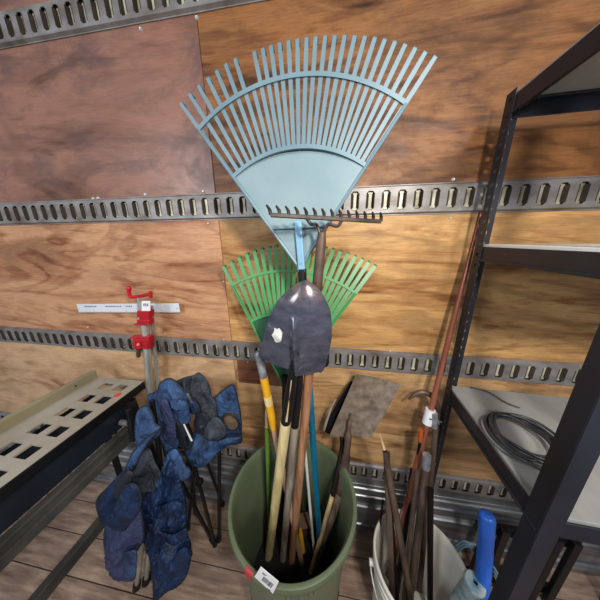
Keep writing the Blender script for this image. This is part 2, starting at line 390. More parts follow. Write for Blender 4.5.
bm = bmesh.new(); bmesh.ops.create_uvsphere(bm, u_segments=16, v_segments=10, radius=.0105, matrix=Matrix.Translation(PC(128.8, 288.5, -.01)) @ Matrix.Diagonal((1, 1, 1.3, 1)))
obj('crank_knob', bm, 'red', t, smooth=True)
def cbox(bm, x0, y0, x1, y1, d0, d1):
    pts = [PC(x0, y0, d0), PC(x1, y0, d0), PC(x1, y1, d0), PC(x0, y1, d0)]; prism(bm, pts, (0, d1-d0, 0))
bm = bmesh.new(); cbox(bm, 141.5, 301, 150, 311, -.024, -.020); obj('brand_plate', bm, 'label', t, bevel=.001)
bm = bmesh.new()
for xx in (143.3, 145.2, 147.1): cbox(bm, xx, 303.5, xx+1.1, 306.3, -.0248, -.0238)
obj('plate_print', bm, 'tick', t)
bm = bmesh.new(); cbox(bm, 136.5, 311, 149, 317.5, -.026, .006); cbox(bm, 139, 317, 148.5, 321, -.020, .006); cbox(bm, 136.5, 320, 149, 325, -.024, .006)
cbox(bm, 133, 324.2, 149, 325.6, -.026, .006); obj('screw_head', bm, 'red', t, bevel=.004)
bm = bmesh.new(); cbox(bm, 132.5, 339, 149.5, 349.5, -.026, .006); cbox(bm, 129, 337.2, 149, 339.4, -.028, .006); obj('sliding_jaw', bm, 'red', t, bevel=.004)
bm = bmesh.new()
for xx in (134.5, 140.5, 146.5): cbox(bm, xx, 341, xx+1, 348.5, -.0285, -.025)
tube(bm, [PC(138, 344.5, -.036), PC(138, 344.5, -.02)], .006, 12); obj('jaw_rib', bm, 'red', t)
bm = bmesh.new(); tube(bm, [PC(138.5, 349, -.012), PC(138.5, 356.5, -.012)], .0095, 12); obj('jaw_spring', bm, 'rust', t, smooth='auto')

# ================================================================== SAW TABLE (left)
ZT = .93
t = thing('saw_table', (-1.2, -.4, 0), 'beige metal saw table with a slotted top on dark legs at the left', 'saw table')
c0 = PZ(142, 381, ZT)                     # wall end of the front edge
xe, xb = c0.x+.01, c0.x-.27
yn = c0.y
yf = -1.0
# slotted top: bars around rows of openings
holes = []                                  # (x0,x1,y0,y1)
hpx = [((106, 392), (113, 382)), ((117, 387), (127, 385))]
bm = bmesh.new()
cols = [(xe-.098, xe-.043), (xe-.185, xe-.13)]
rows = []; yy = yn-.035
while yy > yf+.05: rows.append((yy-.048, yy)); yy -= .083
ys = sorted({yf, yn} | {v for r in rows for v in r}); xs = sorted({xb, xe} | {v for c in cols for v in c})
for i in range(len(xs)-1):
    for j in range(len(ys)-1):
        xm, ym = (xs[i]+xs[i+1])/2, (ys[j]+ys[j+1])/2
        if any(c[0] < xm < c[1] for c in cols) and any(r[0] < ym < r[1] for r in rows): continue
        box(bm, (xs[i], ys[j], ZT-.007), (xs[i+1], ys[j+1], ZT))
bmesh.ops.remove_doubles(bm, verts=bm.verts[:], dist=1e-5)
# drop the hidden inner walls between the cells
dup = {}
for f in bm.faces: dup.setdefault(tuple(sorted(v.index for v in f.verts)), []).append(f)
bm.verts.index_update()
dup = {}
for f in bm.faces[:]: dup.setdefault(tuple(sorted(v.index for v in f.verts)), []).append(f)
bmesh.ops.delete(bm, geom=[f for fs in dup.values() if len(fs) > 1 for f in fs], context='FACES_ONLY')
obj('slotted_top', bm, 'saw_top', t)
bm = bmesh.new(); box(bm, (xe-.012, yf, ZT-.040), (xe+.004, yn, ZT-.001)); obj('edge_rail', bm, 'black', t, bevel=.003)
bm = bmesh.new(); box(bm, (xe-.25, yn-.012, ZT-.04), (xe-.012, yn, ZT-.008)); obj('end_rail', bm, 'saw_fence', t, bevel=.002)
bm = bmesh.new(); box(bm, (xb-.022, yf, ZT-.045), (xb+.004, yn-.0, ZT+.042)); box(bm, (xb-.03, yf, ZT-.05), (xb-.018, yn-.0, ZT-.0)); obj('rip_fence', bm, 'saw_fence', t, bevel=.006)
bm = bmesh.new(); tube(bm, [(xb-.0, yn-.10, ZT+.018), (xb+.0065, yn-.10, ZT+.018)], .004, 10); obj('fence_screw', bm, 'black', t)
bm = bmesh.new(); lathe(bm, [(0, .0015), (.014, .0012), (.016, 0)], PZ(117.5, 395, ZT), 20); obj('red_sticker', bm, mat('red_sticker', (226, 84, 74), .5), t)
# dark panel slung under the top, rails, legs
xp = xe-.03
bm = bmesh.new(); box(bm, (xe-.24, yf, ZT-.17), (xp, yn-.06, ZT-.045)); obj('drawer_box', bm, 'saw_dark', t, bevel=.012)
bm = bmesh.new(); box(bm, (xe-.03, yf, ZT-.182), (xe, yn-.10, ZT-.168)); box(bm, (xe-.03, yf, ZT-.22), (xe-.012, yn-.10, ZT-.182)); obj('upper_rail', bm, 'saw_rail', t, bevel=.003)
bm = bmesh.new(); box(bm, (xe-.025, yf, ZT-.245), (xe+.004, yn-.12, ZT-.205)); obj('support_rail', bm, 'saw_rail', t, bevel=.003)
bm = bmesh.new(); box(bm, (xe-.03, yf, .425), (xe+.0, yn-.02, .475)); obj('stretcher', bm, 'saw_rail', t, bevel=.004)
bm = bmesh.new(); beam(bm, (xe-.0, yn-.085, ZT-.045), (xe+.055, yn-.05, 0), .032, .032); obj('leg', bm, 'black', t, bevel=.003)
bm = bmesh.new(); beam(bm, (xb-.0, yn-.04, ZT-.045), (xb-.03, yn-.02, 0), .032, .032); obj('leg', bm, 'black', t, bevel=.003)
bm = bmesh.new(); beam(bm, (xe-.04, yf+.05, ZT-.045), (xe+.0, yf, 0), .032, .032); obj('leg', bm, 'black', t, bevel=.003)
bm = bmesh.new(); k = PX(126.5, 423, xe+.012); tube(bm, [k+Vector((-.03, 0, 0)), k+Vector((.012, 0, 0))], .013, 16); obj('lock_knob', bm, 'silver', t, smooth='auto')

# ================================================================== CAMP CHAIRS
def cloth(name, px, Ya, Yb, m, parent, bulge=.02, wr=.012, seed=0, thick=.004, fold=(0, 0, 0), trim=True, res=.0085):
    """crumpled fabric panel; Ya depth at its top edge, Yb at its bottom edge"""
    ymin = min(p[1] for p in px); ymax = max(p[1] for p in px)
    def dep(y): return Ya+(Yb-Ya)*(y-ymin)/max(1e-6, ymax-ymin)
    out = bez([Vector((x, y, 0)) for x, y in px]+[Vector((px[0][0], px[0][1], 0))], 5)[:-1]
    edge = [P(q.x, q.y, dep(q.y)) for q in out]
    bm = bmesh.new(); vs_ = [bm.verts.new(p) for p in edge]
    es = [bm.edges.new((vs_[i], vs_[(i+1) % len(vs_)])) for i in range(len(vs_))]
    bmesh.ops.triangle_fill(bm, use_beauty=True, use_dissolve=False, edges=es)
    for _ in range(8):
        lg = [e for e in bm.edges if e.calc_length() > res and not e.is_boundary]
        if not lg: break
        bmesh.ops.subdivide_edges(bm, edges=lg, cuts=1, use_grid_fill=False)
        bmesh.ops.triangulate(bm, faces=[f for f in bm.faces if len(f.verts) > 3])
        bmesh.ops.beautify_fill(bm, faces=bm.faces[:], edges=[e for e in bm.edges if not e.is_boundary])
    bv = {v for v in bm.verts if v.is_boundary}
    for _ in range(4): bmesh.ops.smooth_vert(bm, verts=[v for v in bm.verts if v not in bv], factor=.5, use_axis_x=True, use_axis_y=True, use_axis_z=True)
    for v in bm.verts:
        d = min((v.co-e).length for e in edge); p = v.co*1.0+Vector((seed*3.3, 0, seed*1.9))
        s = min(1, d/.05)
        n1 = noise.noise(p*11)+.55*noise.noise(p*26+Vector((5, 0, 0)))
        ridge = 1-abs(noise.noise(p*9+Vector((0, 3, 0))))*2.4
        f = math.sin((v.co.x*fold[0]+v.co.z*fold[1])+2.5*noise.noise(p*5))*fold[2]
        n2 = noise.noise(Vector((p.x*34, p.y*8, p.z*15)))+.6*abs(noise.noise(Vector((p.x*20+p.z*38, 2, p.z*30-p.x*30))))
        v.co.y -= .5*bulge*math.sqrt(s) + s*(wr*1.1*n1 + wr*1.6*max(0, ridge) + wr*.9*n2 + f)
    o = obj(name, bm, m, parent, smooth=True)
    so = o.modifiers.new('solid', 'SOLIDIFY'); so.thickness = thick; so.offset = 1 if False else 0
    if trim:
        bm = bmesh.new(); loop = edge+[edge[0], edge[1]]
        tube(bm, loop, .0042, 6, cap=False); obj('edge_binding', bm, 'cloth_trim', o, smooth=True)
    return o
def leg(parent, pts, r=.0085, m='black', name='leg', foot_cap=True):
    bm = bmesh.new(); tube(bm, pts, r, 12); o = obj(name, bm, m, parent, smooth='auto')
    if foot_cap:
        a_, b_ = Vector(pts[-2]), Vector(pts[-1]); d_ = (b_-a_).normalized(); bm = bmesh.new()
        tube(bm, [b_-d_*.03, b_], r*1.5, 12); obj('foot_cap', bm, 'black', o, smooth='auto')
    return o
# --- chair behind, its black legs showing
A = thing('camping_chair', (-.62, -.2, 0), 'folded blue camping chair with grey mesh and an empty cup holder, black legs showing', 'camping chair')
f1 = PZ(215, 545, .012); f2 = PZ(188, 529, .012); f3 = PZ(223, 505, .012); f4 = PZ(196, 512, .012)
leg(A, [P(187, 436, -.235), f1]); leg(A, [P(219.5, 448, -.185), f1+Vector((.012, .02, 0))])
leg(A, [P(171, 462, -.25), f1+Vector((-.02, .012, 0))]); leg(A, [P(199, 440, -.15), f3])
leg(A, [P(196, 452, -.20), f2]); leg(A, [P(186, 425, -.16), f4])
leg(A, [P(152, 398, -.16), P(168, 462, -.25)], .008, name='back_pole', foot_cap=False)
leg(A, [P(180, 405, -.17), P(197, 452, -.21)], .009, name='arm_pole', foot_cap=False)
bm = bmesh.new(); lathe(bm, [(.0, -.012), (.016, -.012), (.018, 0), (.016, .012), (0, .012)], P(199.5, 482, -.23), 16, Vector((0, 1, 0))); obj('leg_joint', bm, 'black', A, smooth='auto')
bm = bmesh.new(); lathe(bm, [(.0, -.012), (.016, -.012), (.018, 0), (.016, .012), (0, .012)], P(190, 462, -.23), 16, Vector((0, 1, 0))); obj('leg_joint', bm, 'black', A, smooth='auto')
cloth('mesh_panel', [(176, 381), (186, 377), (194, 375), (199, 372.5), (205, 377), (209.5, 386), (212, 396), (217, 402), (218, 412), (226, 424), (228, 434), (218, 440), (206, 438), (198, 425), (196, 410), (188, 398), (179, 391)],
      -.13, -.16, 'cloth_grey', A, .03, .022, 1, trim=False)
cloth('backrest', [(148.6, 395), (158, 390.5), (160, 384), (167.5, 379), (174, 380.5), (181, 387), (190, 396), (198, 405), (199, 412), (192, 413), (186, 404), (181, 408), (184, 425), (180, 442), (176, 450), (166, 452), (161, 436), (158, 418), (150, 412)],
      -.17, -.23, 'cloth', A, .025, .016, 2, fold=(70, 10, .008))
cloth('cup_sleeve', [(216, 397), (224, 390), (231.5, 385), (234.6, 387.5), (238, 402), (240.6, 417), (241.3, 433), (241, 441.5), (232, 443), (225, 436), (221, 424), (218, 410)],
      -.15, -.17, 'cloth', A, .015, .006, 3)
# cup holder ring with the wood seen through it
bm = bmesh.new(); cpos = P(230.6, 422, -.205)
pts = [cpos+Vector((math.cos(k*PI/14)*.037, -.006*math.sin(k*PI/14), math.sin(k*PI/14)*.047)) for k in range(29)]
tube(bm, pts, .0042, 8, cap=False); ring = obj('cup_holder_ring', bm, 'cloth_trim', A, smooth=True)
bm = bmesh.new(); prism(bm, [cpos+Vector((math.cos(k*PI/14)*.036, .004, math.sin(k*PI/14)*.046)) for k in range(28)], (0, .003, 0)); obj('cup_holder_base', bm, mat('brown_lining', (112, 92, 66), .7, 0, (72, 58, 44), 30), ring)
cloth('armrest', [(170.5, 401), (175, 399), (182, 399.5), (187.5, 403), (190, 412), (190.5, 420.5), (184, 424.5), (180, 421), (177, 411), (172, 407)],
      -.245, -.235, 'cloth', A, .03, .006, 4, trim=False)
cloth('grey_fold', [(207, 424), (214, 417), (221, 420), (226.5, 430), (223, 438), (213, 440), (205, 436)], -.205, -.215, 'cloth_grey', A, .02, .012, 5, trim=False)
cloth('shade_gap_fold', [(196, 414), (204, 413), (210, 421), (206, 434), (198, 432), (194, 424)], -.20, -.205, 'cloth_trim', A, .012, .008, 6, trim=False)  # black piece laid in as a dark gap between the folds
cloth('seat_fabric', [(241.2, 436), (240.5, 442.5), (229, 444.5), (219, 451), (211, 460), (201, 466.5), (191, 464), (186, 453), (188, 440), (196, 432), (207, 438), (217, 441), (229, 436)],
      -.20, -.24, 'cloth', A, .025, .018, 7, fold=(25, 60, .010))
cloth('shade_gap_fold', [(176, 419), (181, 424), (186, 426), (191, 436), (195, 449), (190, 455), (184, 448), (178, 436)], -.225, -.235, 'cloth_trim', A, .012, .008, 26, trim=False)  # near-black wedge painting the shade between the fabric lobes
cloth('shade_gap_fold', [(186, 380), (192, 377), (190, 388), (196, 399), (199, 405), (193, 402), (186, 392)], -.165, -.17, 'cloth_trim', A, .01, .006, 27, trim=False)  # another dark wedge, shade painted between backrest and mesh
cloth('blue_fold', [(201, 452), (211, 446), (222, 440), (233, 437), (240.5, 438), (232, 443), (221, 449), (211, 457), (203, 461)], -.245, -.25, 'cloth', A, .02, .006, 28, trim=False)
cloth('blue_fold', [(160, 402), (166, 399), (171, 410), (175, 424), (176, 440), (171, 446), (166, 434), (162, 418)], -.225, -.24, 'cloth_lilac', A, .016, .008, 29, trim=False)
bm = bmesh.new(); a_ = P(183.5, 425, -.262); b_ = P(191.5, 441, -.262); prism(bm, [a_+Vector((-.001, 0, .002)), a_+Vector((.004, 0, .002)), b_+Vector((.004, 0, 0)), b_+Vector((-.003, 0, -.003))], (0, .003, 0)); obj('white_strap', bm, 'label', A)
bm = bmesh.new(); a_ = P(187, 394, -.225); b_ = P(191.5, 403, -.225); prism(bm, [a_+Vector((-.003, 0, 0)), a_+Vector((.004, 0, .003)), b_+Vector((.004, 0, .002)), b_+Vector((-.003, 0, -.003))], (0, .003, 0)); obj('glint_strip', bm, 'silver', A)  # silver strip put in as a painted glint on the fabric
# --- chair in front, its fabric hanging to the floor
B = thing('camping_chair', (-.83, -.38, 0), 'collapsed blue camping chair with navy fabric sagging to the floor beside the saw table', 'camping chair')
leg(B, [P(150, 535, -.33), PZ(146, 583, .012)], .011, 'pipe'); leg(B, [P(143, 540, -.36), PZ(136.5, 588, .012)], .011, 'pipe')
leg(B, [P(153, 545, -.30), PZ(152.5, 578, .012)], .010)
leg(B, [P(152, 400, -.25), P(159, 450, -.28), P(162, 480, -.29)], .010, name='back_pole', foot_cap=False)
leg(B, [P(128, 410, -.25), P(134, 440, -.27)], .011, name='arm_pole', foot_cap=False)
leg(B, [P(157, 470, -.28), PZ(190, 555, .02)], .009)
cloth('armrest', [(136, 425), (137, 414), (141.5, 407.5), (148, 407), (153, 416), (155.5, 424), (160.5, 427), (160, 434), (153, 440), (147, 447), (141, 451), (137, 440)], -.29, -.32, 'cloth', B, .03, .01, 11)
cloth('arm_strap', [(160, 429), (150, 440), (144, 449), (139, 458), (133, 470), (125, 474), (128, 464), (133, 453), (141, 444), (150, 436)], -.33, -.39, 'cloth', B, .012, .006, 12)
cloth('side_loop', [(128, 468), (132, 476), (126, 488), (120, 500), (113, 512), (111, 524), (106, 523), (99.5, 514), (97, 504), (99, 497), (107, 489), (118, 477)], -.40, -.46, 'cloth_dark', B, .02, .012, 13)
cloth('mesh_panel', [(134, 457), (142, 450), (150, 449), (155, 462), (161, 474), (160, 487), (150, 493), (136, 492), (127, 482), (128, 468)], -.30, -.34, 'cloth_grey', B, .02, .016, 14, trim=False)
cloth('seat_fabric', [(139, 488), (150, 489), (158, 482), (165, 470), (170, 459), (175, 458), (180, 478), (186, 499), (187.5, 531), (191, 543), (190.5, 562), (184, 580), (172, 587), (161, 591), (156, 577), (150.5, 553), (145, 530), (140, 508)],
      -.31, -.41, 'cloth_dark', B, .035, .022, 15, fold=(20, 35, .010), trim=False)
cloth('side_fold', [(167, 455), (170, 450.5), (176, 449), (181, 456), (185, 465), (190.5, 470), (190.5, 477), (185, 480), (178, 474), (172, 472), (166, 482), (158, 487), (155, 480), (162, 470)], -.30, -.33, 'cloth', B, .03, .012, 16, trim=False)
cloth('shade_gap_fold', [(122, 476), (128, 470), (134, 474), (131, 483), (125, 491), (119, 499), (114, 494), (116, 484)], -.44, -.445, 'cloth_trim', B, .012, .008, 31, trim=False)  # shaded gap beside the loop, put in as black cloth
cloth('navy_fold', [(143, 500), (158, 506), (174, 500), (183, 506), (172, 515), (156, 516), (146, 510)], -.375, -.38, 'cloth_dark', B, .02, .014, 32, fold=(50, 20, .006), trim=False, res=.007)
cloth('navy_fold', [(148, 521), (160, 531), (173, 534), (186, 528), (186, 537), (171, 544), (155, 539)], -.395, -.40, 'cloth_dark', B, .02, .014, 33, fold=(30, 45, .006), trim=False, res=.007)
cloth('navy_fold', [(155, 552), (168, 558), (184, 547), (190, 556), (179, 570), (164, 573)], -.415, -.42, 'cloth_dark', B, .02, .014, 34, fold=(30, 45, .006), trim=False, res=.007)
cloth('back_fabric', [(126, 486), (133, 484), (139.5, 490), (141, 501), (138, 512), (130, 522), (124, 530), (112, 527), (110, 520), (116, 506), (121, 494)], -.455, -.465, 'cloth_dark', B, .022, .010, 17)
cloth('side_pocket', [(106, 524), (113, 527), (124, 526), (132, 514), (140, 508), (142.5, 521), (143.5, 538), (138, 548), (135, 556), (135, 576), (130, 580), (124, 577), (114, 570), (108, 560), (105, 541)], -.445, -.455, 'cloth_lilac', B, .022, .014, 18, fold=(30, 0, .006))
cloth('pocket_front', [(124, 552), (136, 551), (136.5, 566), (134.5, 577), (125, 575)], -.49, -.485, 'cloth', B, .006, .006, 19, trim=False)

# ================================================================== GREEN BIN
BC = Vector((-.126, -.300, 0)); BZ = .67; BR = .243
t = thing('trash_bin', BC, 'large open olive green plastic bin holding the rakes and shovels', 'bin')
bm = bmesh.new()
prof = [(0, .002), (.185, .002), (.19, .006), (BR-.022, BZ-.045), (BR-.014, BZ-.043), (BR-.002, BZ-.038), (BR+.002, BZ-.030), (BR+.003, BZ-.010), (BR+.001, BZ-.002), (BR-.005, BZ), (BR-.011, BZ-.001), (BR-.014, BZ-.006),
        (BR-.016, BZ-.012), (BR-.022, BZ-.030), (.186, .012), (0, .012)]
lathe(bm, prof, BC, 96); obj('bin_body', bm, 'bin', t, smooth='auto')
for ang in [(-100+i*11) for i in (1.5, 2.4, 3.1, 3.45)]:
    a_ = math.radians(ang); c, s = math.cos(a_), math.sin(a_); r = BR-.021
    mtx = Matrix.Translation(BC+Vector((c*r, s*r, BZ-.085))) @ Matrix.Rotation(a_, 4, 'Z'); bm = bmesh.new(); box(bm, (-.003, -.006, -.02), (.006, .006, .02), 0, mtx)
    obj('moulded_rib', bm, 'bin', t, bevel=.002)
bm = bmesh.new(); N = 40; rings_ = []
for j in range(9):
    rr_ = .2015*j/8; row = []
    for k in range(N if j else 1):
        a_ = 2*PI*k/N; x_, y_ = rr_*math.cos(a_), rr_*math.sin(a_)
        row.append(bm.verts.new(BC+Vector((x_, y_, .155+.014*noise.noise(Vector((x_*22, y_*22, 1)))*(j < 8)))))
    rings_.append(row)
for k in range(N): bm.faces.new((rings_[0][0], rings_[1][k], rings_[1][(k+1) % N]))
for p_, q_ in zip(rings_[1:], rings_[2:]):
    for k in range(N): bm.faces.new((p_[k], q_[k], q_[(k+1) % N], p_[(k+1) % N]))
db = obj('bin_shade_layer', bm, mat('bin_shade_layer', (20, 17, 15), .95, 0, (8, 7, 6), 30, bmp=.5), smooth=True); tag(db, 'black layer added as deep shade at the bottom of the green bin', 'dirt'); db['kind'] = 'stuff'  # near-black layer added so the bin bottom reads as deep shade
# red tape on the rim and the bar-code tag
bm = bmesh.new(); a0 = math.atan2(PZ(252, 565, BZ).y-BC.y, PZ(252, 565, BZ).x-BC.x)
n = 6
for i in range(n):
    a1, a2 = a0-.06+.12*i/n, a0-.06+.12*(i+1)/n
    pr = [(BR-.013, BZ-.006), (BR-.005, BZ+.0012), (BR+.0022, BZ-.002), (BR+.0045, BZ-.012), (BR+.0042, BZ-.030)]
    for (r1, z1), (r2, z2) in zip(pr, pr[1:]):
        bm.faces.new([bm.verts.new(BC+Vector((r_*math.cos(q), r_*math.sin(q), z_))) for r_, z_, q in ((r1, z1, a1), (r1, z1, a2), (r2, z2, a2), (r2, z2, a1))])
o = obj('red_tape', bm, 'redtape', t)
TP = P(266.5, 580.5, -.560)
tc = [P(260.7, 567, -.548), P(278.7, 582, -.552), P(273, 594, -.545), P(254.4, 577, -.541)]
bm = bmesh.new(); prism(bm, tc, (0, .0015, 0)); tg = obj('price_tag', bm, 'label', t, bevel=.0005); 
ex = (tc[1]-tc[0]); ey = (tc[3]-tc[0]); bm = bmesh.new()
u = .34
while u < .86:
    wv = random.choice((.012, .02, .03)); q = tc[0]+ex*u+ey*.42+Vector((0, -.0006, 0))
    prism(bm, [q, q+ex*wv, q+ex*wv+ey*.38, q+ey*.38], (0, .0005, 0)); u += wv+random.choice((.014, .024))
for v_, u0, u1 in ((.22, .2, .42), (.3, .2, .36)):
    q = tc[0]+ex*u0+ey*v_+Vector((0, -.0006, 0)); prism(bm, [q, q+ex*(u1-u0), q+ex*(u1-u0)+ey*.03, q+ey*.03], (0, .0005, 0))
obj('bar_code', bm, 'ink', tg)

# ================================================================== LEAF RAKES
def leaf_rake(name, apexpx, AY, tilt, tippx, plate_k, bridge_k, mats, wt, label, missing=(), socket=None, concave=.0):
    A0 = P(apexpx[0], apexpx[1], AY); nrm = Vector((0, -math.cos(tilt), math.sin(tilt)))     # front normal; top leans to the wall by tilt
    ex_, ez_ = Vector((1, 0, 0)), Vector((0, math.sin(tilt), math.cos(tilt)))
    t = thing(name, A0, label, 'rake')
    def hit(px):
        d_ = ray(*px); k_ = (A0-CAM).dot(nrm)/d_.dot(nrm); q_ = CAM+d_*k_-A0
        x_, z_ = q_.dot(ex_), q_.dot(ez_); return math.hypot(x_, z_), math.atan2(x_, z_)
    tips = [hit(p) for p in tippx]; n = len(tips)
    # smooth the measured tips
    rs = [tips[0][0]]+[(tips[i-1][0]+tips[i][0]+tips[i+1][0])/3 for i in range(1, n-1)]+[tips[-1][0]]
    ps = [tips[0][1]]+[(tips[i-1][1]+tips[i][1]+tips[i+1][1])/3 for i in range(1, n-1)]+[tips[-1][1]]
    def W(r, ph, d=0):
        bow = concave*(r**2)*math.cos(ph*2.2)
        return A0 + ex_*(r*math.sin(ph)) + ez_*(r*math.cos(ph)) + nrm*(d-bow)
    R_ = sum(rs)/n
    for i in range(n):
        if i in missing: r1 = R_*bridge_k+.004
        else: r1 = rs[i]
        r0 = R_*plate_k+.002; ph = ps[i]; bm = bmesh.new(); hw = wt
        segs = [(r0+(r1-r0)*k/6) for k in range(7)]
        ring = []
        for j, r in enumerate(segs):
            hw_ = hw*(1 if j < 6 else .85); da = hw_/r
            ring.append([bm.verts.new(W(r, ph+s*da, d)) for s, d in ((-1, .003), (1, .003), (.6, -.003), (-.6, -.003))])
        if i not in missing:       # bent hook going back
            for dr, dd in ((.004, -.006), (.004, -.024)):
                r = r1+dr; da = hw*.8/r
                ring.append([bm.verts.new(W(r+(0 if e else .0), ph+s*da, dd+e)) for s, e in ((-1, .002), (1, .002), (.6, -.003), (-.6, -.003))])
                for kk, v in enumerate(ring[-1]):
                    v.co = W(r+(.0035 if kk < 2 else -.002), ph+(-1, 1, .6, -.6)[kk]*da, dd)
        for a_, b_ in zip(ring, ring[1:]):
            for k in range(4): bm.faces.new((a_[k], a_[(k+1) % 4], b_[(k+1) % 4], b_[k]))
        bm.faces.new(ring[0][::-1]); bm.faces.new(ring[-1])
        o = obj('tine', bm, mats[0], t)
        if i in missing: o['label'] = 'broken short tine'
    def arc(bm, k, hw, d0, d1, wav=0):
        pts = []
        N = (n-1)*4; pa, pb = ps[0]-.006, ps[-1]+.006
        prev = None
        for j in range(N+1):
            ph = pa+(pb-pa)*j/N; r = R_*k; w_ = hw
            cur = [bm.verts.new(W(r+s*w_, ph, d)) for s, d in ((-1, d0), (1, d0), (1, d1), (-1, d1))]
            if prev:
                for q in range(4): bm.faces.new((prev[q], prev[(q+1) % 4], cur[(q+1) % 4], cur[q]))
            else: bm.faces.new(cur)
            prev = cur
        bm.faces.new(prev[::-1])
    bm = bmesh.new(); arc(bm, bridge_k, .0045, .007, .001); obj('cross_band', bm, mats[0], t)
    bm = bmesh.new(); arc(bm, plate_k, .0045, .007, -.002); obj('rim_band', bm, mats[0], t)
    # plate: fan from narrow throat to the rim, thin with raised side flanges
    bm = bmesh.new(); N = 24; M_ = 14; g0 = []; g1 = []
    for j in range(M_+1):
        k = .012+(R_*plate_k-.012)*j/M_; row0 = []; row1 = []
        for i in range(N+1):
            f = i/N; ph = ps[0]+(ps[-1]-ps[0])*f; dish = -.010*math.sin(PI*f)*(j/M_)
            row0.append(bm.verts.new(W(k, ph, .003+dish))); row1.append(bm.verts.new(W(k, ph, -.001+dish)))
        g0.append(row0); g1.append(row1)
    for j in range(M_):
        for i in range(N):
            bm.faces.new((g0[j][i], g0[j][i+1], g0[j+1][i+1], g0[j+1][i])); bm.faces.new((g1[j][i], g1[j+1][i], g1[j+1][i+1], g1[j][i+1]))
    for j in range(M_):
        bm.faces.new((g0[j][0], g0[j+1][0], g1[j+1][0], g1[j][0])); bm.faces.new((g0[j][N], g1[j][N], g1[j+1][N], g0[j+1][N]))
    for i in range(N):
        bm.faces.new((g0[0][i], g1[0][i], g1[0][i+1], g0[0][i+1])); bm.faces.new((g0[M_][i], g0[M_][i+1], g1[M_][i+1], g1[M_][i]))
    pl = obj('fan_plate', bm, mats[1], t, smooth='auto')
    bm = bmesh.new()
    for ph in (ps[0]-.004, ps[-1]+.004):
        tube(bm, [W(.01, ph, .004), W(R_*plate_k, ph, .004), W(R_*bridge_k, ph, .004)], .0045, 8)
    obj('side_flange', bm, mats[0], t, smooth='auto')
    return t, W, A0, R_, ps
# blue
tl = list(zip([181, 189.6, 199.5, 208, 217, 226, 235, 245.5, 254.7, 262.8, 271.2, 279.7, 288.5, 298], [103.5, 94.5, 86, 79, 71, 64.5, 59, 55.5, 52.2, 49.3, 46.4, 43.6, 41.4, 40]))
tr = list(zip([306.5, 315.8, 325.3, 335, 344.5, 355, 365, 374.7, 384.6, 394.7, 405, 415, 425, 435], [38.6, 37.7, 36.9, 36.5, 36.4, 36.9, 37.6, 38.6, 40.4, 42.6, 45.6, 49, 53, 57.5]))
t, W, A0, R_, ps = leaf_rake('leaf_rake', (300, 268), -.262, -.03, tl+tr, .590, .862, ('blue_rake', 'blue_plate'), .0049,
    'big pale blue plastic leaf rake, fan upwards, with one tine missing', (7,))
ax = (ps[0]+ps[-1])/2-.06
# recessed neck with a cross rib and a raised handle socket
bm = bmesh.new(); a_, b_ = W(.265*R_, ps[0]+.03, .006), W(.265*R_, ps[-1]-.03, .006)
tube(bm, [a_, b_], .005, 8, flat=.8); obj('cross_rib', bm, 'blue_rake', t, smooth='auto')
bm = bmesh.new(); s0, s1 = P(298, 221, -.272), P(302, 272.5, -.275)
beam(bm, s0, s1, .020, .012, Vector((0, -1, 0))); obj('handle_socket', bm, 'blue_socket', t, bevel=.003)
bm = bmesh.new(); tube(bm, [P(300.9, 263.5, -.283), P(300.9, 263.5, -.270)], .003, 10); obj('rivet', bm, 'blue_rake', t)
bh = PZ(319.5, 540, .30); hb = s1+(bh-s1)*1.0; dirn = (bh-s1).normalized(); bot = s1+dirn*((s1.z-.03)/(-dirn.z))
bm = bmesh.new(); tube(bm, [s1-dirn*.01+Vector((0, .004, 0)), s1+dirn*.16], .0125, 16); obj('handle_collar', bm, 'black', t, smooth='auto')
bm = bmesh.new(); tube(bm, [s1+dirn*.12, bot], .0118, 16); obj('handle', bm, 'teal', t, smooth='auto')
# green
gl = [(223.5, 266.6), (231.5, 262), (239, 257.6), (247, 254), (254.5, 251), (262, 248.8), (268.8, 247.4), (276, 246.5), (282.5, 246), (289.5, 245.4), (297, 245.2), (304, 245.3), (311.3, 245.8), (318.6, 246.7)]
gr = [(325.8, 247.9), (333.2, 249.6), (340.5, 251.6), (348, 254), (355.3, 256.6), (362.3, 259.4), (369, 262.6), (375, 266)]
tg_, W2, A2, R2, ps2 = leaf_rake('leaf_rake', (285, 387), -.225, .26, gl+gr, .52, .815, ('green_rake', 'green_plate'), .0070,
    'smaller green plastic leaf rake behind the black shovel blade')
bm = bmesh.new(); gb = PZ(283, 530, .12); d_ = (gb-A2).normalized(); gtop = A2+Vector((0, .0, .05)) 
gbot = A2+d_*((A2.z-.03)/(-d_.z)); tube(bm, [gtop, A2, gbot], .011, 16); obj('handle', bm, 'shovel_dark', tg_, smooth='auto')

